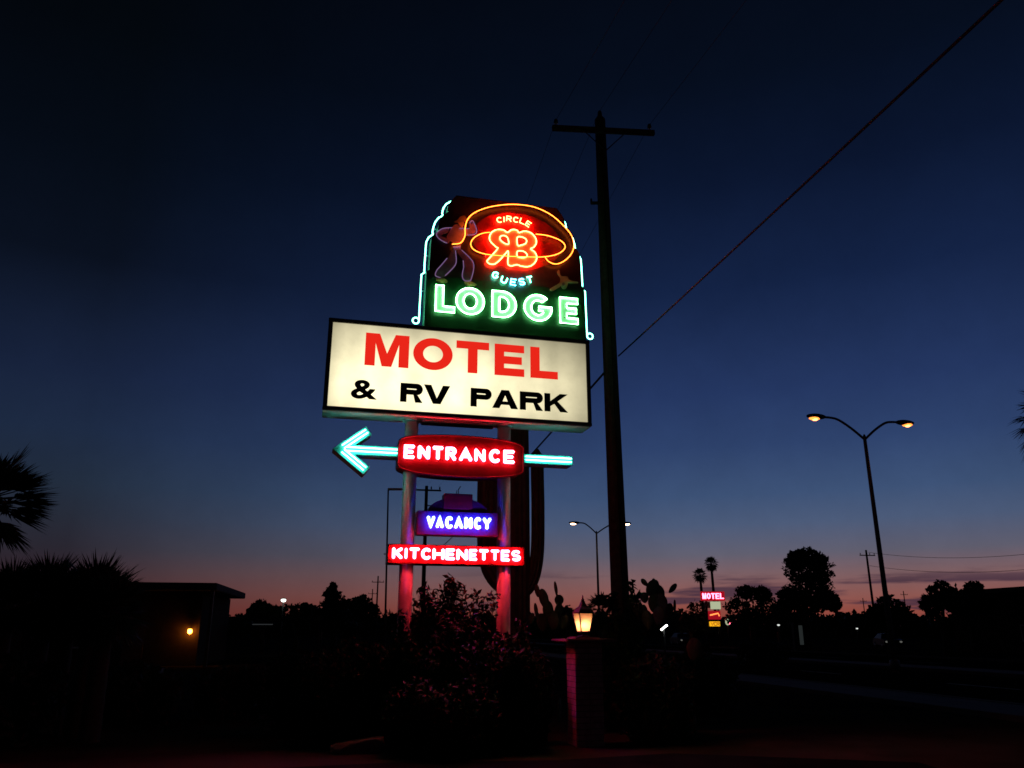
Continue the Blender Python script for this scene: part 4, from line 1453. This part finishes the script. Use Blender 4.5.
# prickly pears: pads traced (px, py, length px, width px, tilt deg)
def prickly(label, px_, Y, pads, seed, fill_n, zmax):
    rng = random.Random(seed)
    g = at(px_, 632, Y)
    t = thing('prickly_pear', label, 'cactus', (g.x, Y, 0), 0, 'prickly pear cacti')
    sc_ = at(513, 610, Y).x - at(512, 610, Y).x
    def pad(c, L, W, tilt, yaw):
        b = MB()
        q = Matrix.Rotation(yaw, 3, 'Z') @ Matrix.Rotation(R(tilt), 3, 'Y')
        bb = MB()
        bb.ellipsoid((0, 0, 0), W / 2, W * .11, L / 2, 0, 12, 9)
        vs = []
        for v in bb.v:
            v = Vector(v)
            v.x *= 1 - .28 * max(0, -v.z / (L / 2))
            vs.append(q @ v + Vector(c))
        b.add(vs, bb.f, 0, True)
        # spine cushions
        for _ in range(6):
            u, w_ = rng.uniform(-.7, .7), rng.uniform(-.6, .6)
            p = q @ Vector((w_ * W / 2, -W * .1, u * L / 2)) + Vector(c)
            b.add([p, p + Vector((rng.uniform(-.02, .02), -.03, .012)), p + Vector((.006, 0, .004))], [(0, 1, 2)], 0)
        b.build('pad', M['pad'], t)
    for (cx_, cy_, l, w_, tl) in pads:
        y = Y + rng.uniform(-.18, .18)
        p = at(cx_, cy_, y)
        pad((p.x - g.x, y - Y, p.z), l * sc_, w_ * sc_, tl, R(rng.uniform(-22, 22)))
    for _ in range(fill_n):
        pad((rng.uniform(-.55, .55), rng.uniform(-.4, .4), rng.uniform(.15, zmax)), rng.uniform(.3, .45), rng.uniform(.2, .28), rng.uniform(-45, 45), R(rng.uniform(-80, 80)))
S1 = lambda x, y, l, w_, tl: (620 + x / 10.24, 560 + y / 10.24, l / 10.24, w_ / 10.24, tl)
prickly('large prickly pear cactus right of the utility pole', 658, 14.4,
        [S1(*q) for q in [(330, 285, 190, 130, 35), (250, 230, 95, 55, -40), (345, 222, 70, 45, 0), (400, 330, 170, 120, -25), (540, 290, 135, 62, 48), (250, 385, 110, 90, -5), (210, 490, 120, 62, -6), (255, 520, 130, 62, -12), (340, 440, 190, 110, 4), (430, 440, 190, 120, -8),
                          (560, 480, 150, 34, 4), (610, 530, 100, 44, 55), (500, 520, 160, 90, 15), (560, 585, 140, 80, 20), (640, 590, 100, 50, 40), (170, 540, 160, 55, -15), (400, 570, 190, 130, 5), (280, 610, 190, 120, -5)]], 71, 14, 1.35)
S2 = lambda x, y, l, w_, tl: (520 + x / 3.84, 560 + y / 3.84, l / 3.84, w_ / 3.84, tl)
prickly('smaller prickly pear cactus left of the lantern', 548, 14.6,
        [S2(*q) for q in [(92, 150, 80, 38, -14), (66, 118, 50, 22, -8), (138, 112, 62, 14, -8), (150, 155, 44, 38, 5), (148, 196, 62, 34, 12), (108, 195, 80, 44, -5), (62, 195, 60, 16, -8), (45, 225, 44, 24, 10), (130, 235, 70, 50, 0), (85, 240, 70, 46, -10), (170, 240, 56, 40, 20)]], 72, 10, 1.3)

# ------------------------------------------------------------------ lantern on its pillar
LY = 12.85
g = at(583.5, 632, LY)
PA = ANG
pil = thing('brick_pillar', 'square masonry pillar with a wide flat cap beside the shrubs', 'pillar', (g.x, LY, 0), PA)
capz = at(583, 642, LY).z
b = MB()
rng = random.Random(5)
rows = 18
hh = (capz - .0) / rows
b.box((0, 0, capz / 2), (.4, .4, capz))
for r_ in range(rows):
    for sx in range(4):
        for side in range(4):
            wB = .212
            if sx > 1:
                continue
            c = -.106 + .212 * sx
            p = Vector((c, -.203, hh * (r_ + .5)))
            q = Matrix.Rotation(side * PI / 2, 3, 'Z')
            b.box(q @ p, (wB - .012, .02 + rng.uniform(0, .006), hh - .012), 1, q)
b.build('shaft', [M['concrete'], M['brick']], pil)
b = MB()
b.box((0, 0, capz + .024), (.8, .8, .048), bev=.014)
b.box((0, 0, capz + .06), (.4, .4, .03), bev=.008)
b.build('cap', M['edging'], pil)
TOPZ = capz + .075
lan = thing('lantern', 'lit glass lantern with a pointed black roof standing on the pillar cap', 'lantern', (g.x, LY, TOPZ), R(-24))
lz = lambda py_: at(583, py_, LY).z - TOPZ
zb0, zt0 = lz(631.3), lz(613.2)
zr, zf = lz(601), lz(595)
rb, rt = .078, .119
b = MB()
b.lathe((0, 0, 0), [(.09, 0), (.09, .015), (.04, .025), (.035, zb0 - .03), (.09, zb0 - .02), (.1, zb0)], 4, smooth=False)
b.build('base', M['dark_metal'], lan)
b = MB()
b.lathe((0, 0, 0), [(rt * 1.5, zt0 - .005), (rt * 1.5, zt0 + .012), (rt * 1.2, zt0 + .06), (rt * .6, zt0 + (zr - zt0) * .55), (rt * .32, zr - .02), (rt * .28, zr)], 4, smooth=False)
b.lathe((0, 0, 0), [(.022, zr), (.03, zr + .02), (.014, zr + .035), (.012, zf - .02), (.003, zf)], 8)
b.build('roof', M['dark_metal'], lan)
s2 = math.sqrt(2)
b = MB()
for k in range(4):
    a = R(90 * k)
    b.tube([(rb * s2 * math.cos(a) * .98, rb * s2 * math.sin(a) * .98, zb0), (rt * s2 * math.cos(a) * .98, rt * s2 * math.sin(a) * .98, zt0)], .009, 6)
b.build('frame', M['dark_metal'], lan)
for k in range(4):
    a0_, a1_ = R(90 * k), R(90 * k + 90)
    b = MB()
    k_ = .95
    b.add([(rb * s2 * math.cos(a0_) * k_, rb * s2 * math.sin(a0_) * k_, zb0), (rb * s2 * math.cos(a1_) * k_, rb * s2 * math.sin(a1_) * k_, zb0),
           (rt * s2 * math.cos(a1_) * k_, rt * s2 * math.sin(a1_) * k_, zt0 - .004), (rt * s2 * math.cos(a0_) * k_, rt * s2 * math.sin(a0_) * k_, zt0 - .004)], [(0, 1, 2, 3)])
    b.build('pane', M['pane'], lan)
b = MB()
zbulb = zb0 + (zt0 - zb0) * .36
b.ellipsoid((0, 0, zbulb), .028, .028, .045, 0, 12, 8)
b.build('bulb', M['bulb'], lan)

# stones
def rock(label, px_, Y, d, seed, group=None):
    rng = random.Random(seed)
    bm = bmesh.new()
    bmesh.ops.create_icosphere(bm, subdivisions=3, radius=1)
    for v in bm.verts:
        k = 1 + .13 * math.sin(v.co.x * 4 + seed) * math.cos(v.co.y * 5) + rng.uniform(-.03, .03)
        v.co = Vector((max(-.8, min(.8, v.co.x * k)) * d[0], max(-.8, min(.8, v.co.y * k)) * d[1], max(-.7, min(.62, v.co.z * k)) * d[2]))
    me = bpy.data.meshes.new('rock'); bm.to_mesh(me); bm.free()
    me.materials.append(M['edging'])
    o = bpy.data.objects.new('rock', me); C.objects.link(o)
    g = at(px_, 632, Y)
    o.location = (g.x, Y, d[2] * .45)
    o.rotation_euler = (0, R(-8), ANG + rng.uniform(-.2, .2))
    return tag(o, label, 'rock', group)
rock('long flat edging stone faintly lit pink at the foot of the shrubs', 364, 12.1, (.46, .22, .15), 3)

# ------------------------------------------------------------------ left motel building
BH = at(210, 583, 40).z
cnr = at(206, 632, 40)
bld = thing('motel_building', 'long low dark motel building with flat roof and an orange porch light at left', 'building', (cnr.x, 40, 0), RA)
W_, D_ = 24.0, 10.5
b = MB()
b.box((-W_ / 2 - .6, D_ / 2 + 1.2, (BH - .35) / 2), (W_, D_ - 1.0, BH - .35))
b.build('wall', M['stucco'], bld)
b = MB()
b.box((-W_ / 2 - .3, D_ / 2 + .05, BH - .17), (W_ + 1.2, D_ + .5, .34), bev=.03)
b.build('roof', M['roofing'], bld)
wy = 1.7
for k, x_ in enumerate((-3.6, -9.1, -14.6, -20.1)):
    b = MB(); b.box((x_, wy - .03, 1.05), (.95, .07, 2.1), bev=.01)
    dr = b.build('door', M['door_paint'], bld)
    b = MB(); b.ellipsoid((x_ + .36, wy - .1, 1.0), .035, .035, .035); b.build('handle', M['galv'], dr)
    b = MB()
    xw = x_ - 2.2
    for (c, d) in (((xw, wy - .03, 2.13), (1.7, .08, .08)), ((xw, wy - .03, .87), (1.7, .1, .08)), ((xw - .81, wy - .03, 1.5), (.08, .08, 1.17)), ((xw + .81, wy - .03, 1.5), (.08, .08, 1.17)), ((xw, wy - .03, 1.5), (.05, .07, 1.17))):
        b.box(c, d)
    wn = b.build('window', M['white_paint'], bld)
    b = MB(); b.box((xw, wy - .005, 1.5), (1.52, .02, 1.16)); b.build('pane', M['glass_dark'], wn)
for x_ in (.1, -6, -12, -18, -24):
    b = MB(); b.box((x_, .1, (BH - .36) / 2), (.14, .14, BH - .36)); b.build('porch_post', M['door_paint'], bld)
# porch light: globe on a short bracket close to the wall
def to_px(p):
    dy, dz = p.y, p.z - EYE
    dep = dy * cP + dz * sP
    return 512 + F * p.x / dep, 384 - F * (-dy * sP + dz * cP) / dep
rot_b = Matrix.Rotation(RA, 3, 'Z')
best = min((abs(to_px(rot_b @ Vector((x_ / 50, wy - .24, 1.68)) + Vector((cnr.x, 40, 0)))[0] - 190), x_ / 50) for x_ in range(-400, 0))[1]
lp = rot_b @ Vector((best, wy - .24, 1.62)) + Vector((cnr.x, 40, 0))
t = thing('porch_light', 'small orange porch light on the left building wall', 'wall lamp', (lp.x, lp.y, lp.z), RA)
b = MB(); b.ellipsoid((0, 0, 0), .11, .11, .13); b.build('globe', M['porch_light'], t)
b = MB(); b.tube([(0, 0, .13), (0, .06, .15), (0, .238, .14)], .014, 6); b.lathe((0, 0, .1), [(.11, 0), (.12, .02), (.03, .06)], 10); b.build('bracket', M['dark_metal'], t)
# covered walkway behind with a faint tube light
g = at(265, 632, 55)
t = thing('carport', 'dim open carport with a faint strip light left of the conifer', 'carport', (g.x, 55, 0), RA)
b = MB(); b.box((0, 0, at(265, 619, 55).z), (7.5, 4, .25), bev=.02); b.build('roof', M['roofing'], t)
for x_ in (-3.5, 3.5):
    for y_ in (-1.7, 1.7):
        b = MB(); b.box((x_, y_, 1.1), (.14, .14, 2.25)); b.build('post', M['dark_metal'], t)
b = MB(); b.box((0, -1.9, at(265, 624.4, 53).z), (1.25, .08, .06)); b.build('strip_light', M['eave_glow'], t)

# yard light
def globe_light(px_, py_, Y, r, m, label, cat='lamp'):
    p = at(px_, py_, Y)
    t = thing('yard_light', label, cat, (p.x, Y, 0), 0)
    b = MB(); b.tube([(0, 0, -.2), (0, 0, p.z - r)], .05, 8); b.build('post', M['dark_metal'], t)
    b = MB(); b.ellipsoid((0, 0, p.z), r * 1.25, r, r * .8); b.build('globe', M[m], t)
    b = MB(); b.lathe((0, 0, p.z + r * .55), [(r * 1.35, 0), (r * 1.0, r * .4), (r * .3, r * .7)], 10); b.build('shade', M['dark_metal'], t)
globe_light(283.5, 600.3, 60, .14, 'white_light', 'round white yard light on a post in the left skyline')
globe_light(602.5, 624, 60, .13, 'white_light', 'small white yard light just right of the lantern')
globe_light(778.5, 625, 85, .11, 'dim_white', 'tiny white light under the big round tree')
globe_light(857, 628.5, 85, .09, 'dim_white', 'tiny white light left of the tall street lamp foot')
# tilted strip seen through the cactus
p = at(664, 627.5, 42)
t = thing('tube_light', 'short slanted white tube light seen beyond the large prickly pear', 'lamp', (p.x, 42, 0))
b = MB(); b.tube([(0, .03, -.1), (0, .03, p.z - .05)], .04, 8); b.build('post', M['dark_metal'], t)
b = MB(); b.tube([(-.16, 0, p.z - .12), (.17, 0, p.z + .12)], .045, 8); b.build('tube', M['white_light'], t)

# pale kiosk; its front has an added faint glow instead of falling light
p = at(801, 645, 70)
t = thing('kiosk', 'dim pale roadside display case with an added glow under the big round tree', 'kiosk', (p.x, 70, 0), R(10))
zt_ = at(803, 624, 70).z
b = MB(); b.box((0, .2, zt_ / 2), (1.0, .4, zt_), bev=.02); b.box((0, .1, zt_ + .05), (1.2, .8, .1), bev=.02); b.build('body', M['dark_metal'], t)
b = MB(); b.box((.1, -.012, zt_ * .6), (.34, .02, zt_ * .7)); b.build('added_glow_panel', M['kiosk_added_glow'], t)

# ------------------------------------------------------------------ small far motel sign
FY = 90
def fl(px_, py_):
    p = at(px_, py_, FY); return p.x, p.z
g = at(712, 632, FY)
fs_ = thing('motel_sign', 'small far neon sign with pink-red MOTEL over a pale and a yellow panel', 'sign', (g.x, FY, 0))
def fbox(name, x0, y0, x1, y1, m, dpt=.5, parent=fs_):
    a = fl(x0, y0); c = fl(x1, y1)
    b = MB()
    b.box(((a[0] + c[0]) / 2 - g.x, 0, (a[1] + c[1]) / 2), (abs(c[0] - a[0]), dpt, abs(a[1] - c[1])), bev=.02)
    return b.build(name, M[m], parent)
for x_ in (707.5, 719):
    b = MB(); xx = fl(x_, 620)[0] - g.x; b.tube([(xx, 0, -.2), (xx, 0, fl(712, 601)[1])], .12, 10); b.build('post', M['dark_metal'], fs_)
nb = fbox('name_panel', 700.5, 591.5, 724.5, 600.8, 'far_red_dim')
for i, ch in enumerate('MOTEL'):
    x0 = 702 + i * 4.35
    a = fl(x0, 599); c = fl(x0 + 3.4, 593.3)
    b = MB()
    add_fill(b, [[(a[0] - g.x + u, a[1] + v) for u, v in ct] for ct in bold(ch, c[0] - a[0], c[1] - a[1], (c[1] - a[1]) * .22)], -.29, .03)
    b.build('letter', M['far_red'], nb)
fbox('pale_panel', 710.5, 601.6, 720.5, 609.2, 'far_white', .4)
fbox('side_panel', 704.5, 602, 710.2, 608, 'cabinet', .3)
rp = fbox('arrow_panel', 708, 611, 720.5, 619.5, 'far_red_dim', .4)
b = MB()
pts = [fl(*q) for q in ((709.5, 615.2), (713, 614.4), (717.5, 613.3), (718.8, 616.2))]
b.tube([(x_ - g.x, -.26, z_) for x_, z_ in pts], .07, 8); b.build('neon_arrow', M['far_orange'], rp)
yp = fbox('yellow_panel', 709.6, 621.5, 719.8, 626.3, 'far_yellow', .4)
for i, ch in enumerate('VCR'):
    x0 = 710.6 + i * 3.0
    a = fl(x0, 625.6); c = fl(x0 + 2.3, 622.3)
    b = MB()
    for st in SK[ch]:
        b.tube([(a[0] - g.x + u * (c[0] - a[0]), -.215, a[1] + v * (c[1] - a[1])) for u, v in st], .035, 6)
    b.build('letter', M['far_letter'], yp)
p = at(727.5, 622, 88)
t = thing('round_sign', 'small round whitish lit sign right of the far neon sign', 'sign', (p.x, 88, 0))
b = MB(); b.tube([(0, .05, -.2), (0, .05, p.z)], .06, 8); b.build('post', M['dark_metal'], t)
b = MB(); b.ellipsoid((0, 0, p.z), .24, .1, .33, 0, 14, 8); b.build('face', M['far_white'], t)
b = MB(); b.ellipsoid((.17, -.08, p.z - .12), .09, .06, .1); b.build('marker', M['far_red'], t)

# ------------------------------------------------------------------ right building
p0 = at(981, 632, 66)
rb_ = thing('roadside_building', 'long low dark building with a plain roof edge at far right', 'building', (p0.x, 66, 0), RA)
RH = at(985, 590, 66).z
b = MB(); b.box((12, -14, (RH - .4) / 2), (24, 34, RH - .4)); b.build('wall', M['stucco'], rb_)
b = MB(); b.box((12, -14, RH - .18), (25, 35.2, .36), bev=.03); b.build('roof', M['roofing'], rb_)
for k in range(4):
    b = MB(); b.box((-.02, -26 + k * 7, 1.5), (.1, 1.8, 1.2)); wn = b.build('window', M['white_paint'], rb_)
    b = MB(); b.box((-.06, -26 + k * 7, 1.5), (.06, 1.6, 1.0)); b.build('pane', M['glass_dark'], wn)

# ------------------------------------------------------------------ cars on the highway
def car(label, px_, Y, yaw, m, lamps, group='cars on the far highway'):
    g = at(px_, 632, Y)
    t = thing('car', label, 'car', (g.x, Y, .01), yaw, group)
    prof = [(-2.15, .35), (-2.2, .62), (-2.05, .82), (-1.2, .95), (-.55, 1.4), (.75, 1.43), (1.55, .98), (2.1, .92), (2.2, .6), (2.15, .35)]
    b = MB()
    n_ = len(prof)
    vs = []
    for s in (-1, 1):
        for (y_, z_) in prof:
            ww = .86 if z_ < 1.0 else .66
            vs.append((s * ww, y_, z_))
    fs = [tuple(range(n_)), tuple(range(2 * n_ - 1, n_ - 1, -1))]
    for i in range(n_):
        j = (i + 1) % n_
        fs.append((i, i + n_, j + n_, j))
    b.add(vs, fs)
    body = b.build('body', M[m], t)
    b = MB()
    b.add([(-.6, -1.165, .99), (.6, -1.165, .99), (.56, -.61, 1.36), (-.56, -.61, 1.36)], [(0, 1, 2, 3)])
    b.build('windscreen', M['glass_dark'], body)
    for sx in (-1, 1):
        for sy in (-1.35, 1.35):
            b = MB(); b.tube([(sx * .66, sy, .32), (sx * .88, sy, .32)], .32, 16); wh = b.build('wheel', M['tyre'], t)
            b = MB(); b.tube([(sx * .87, sy, .32), (sx * .895, sy, .32)], .19, 12); b.build('rim', M['galv'], wh)
        b = MB(); b.ellipsoid((sx * .64, -2.17, .66), .13, .06, .09, 0, 10, 6)
        b.build('headlight', M[lamps[0 if sx < 0 else 1]], t)
    return t
car('oncoming dark car with one bright headlight beyond the large prickly pear', 681.5, 98, R(4), 'car_dark', ('headlight_dim', 'headlight'))
car('far pale car with headlights on just right of the lantern', 607.5, 150, R(6), 'car_light', ('headlight', 'headlight'))
car('dark car with a faint headlight near the foot of the tall street lamp', 886.5, 82, R(-10), 'car_dark', ('headlight_dim', 'headlight_dim'))
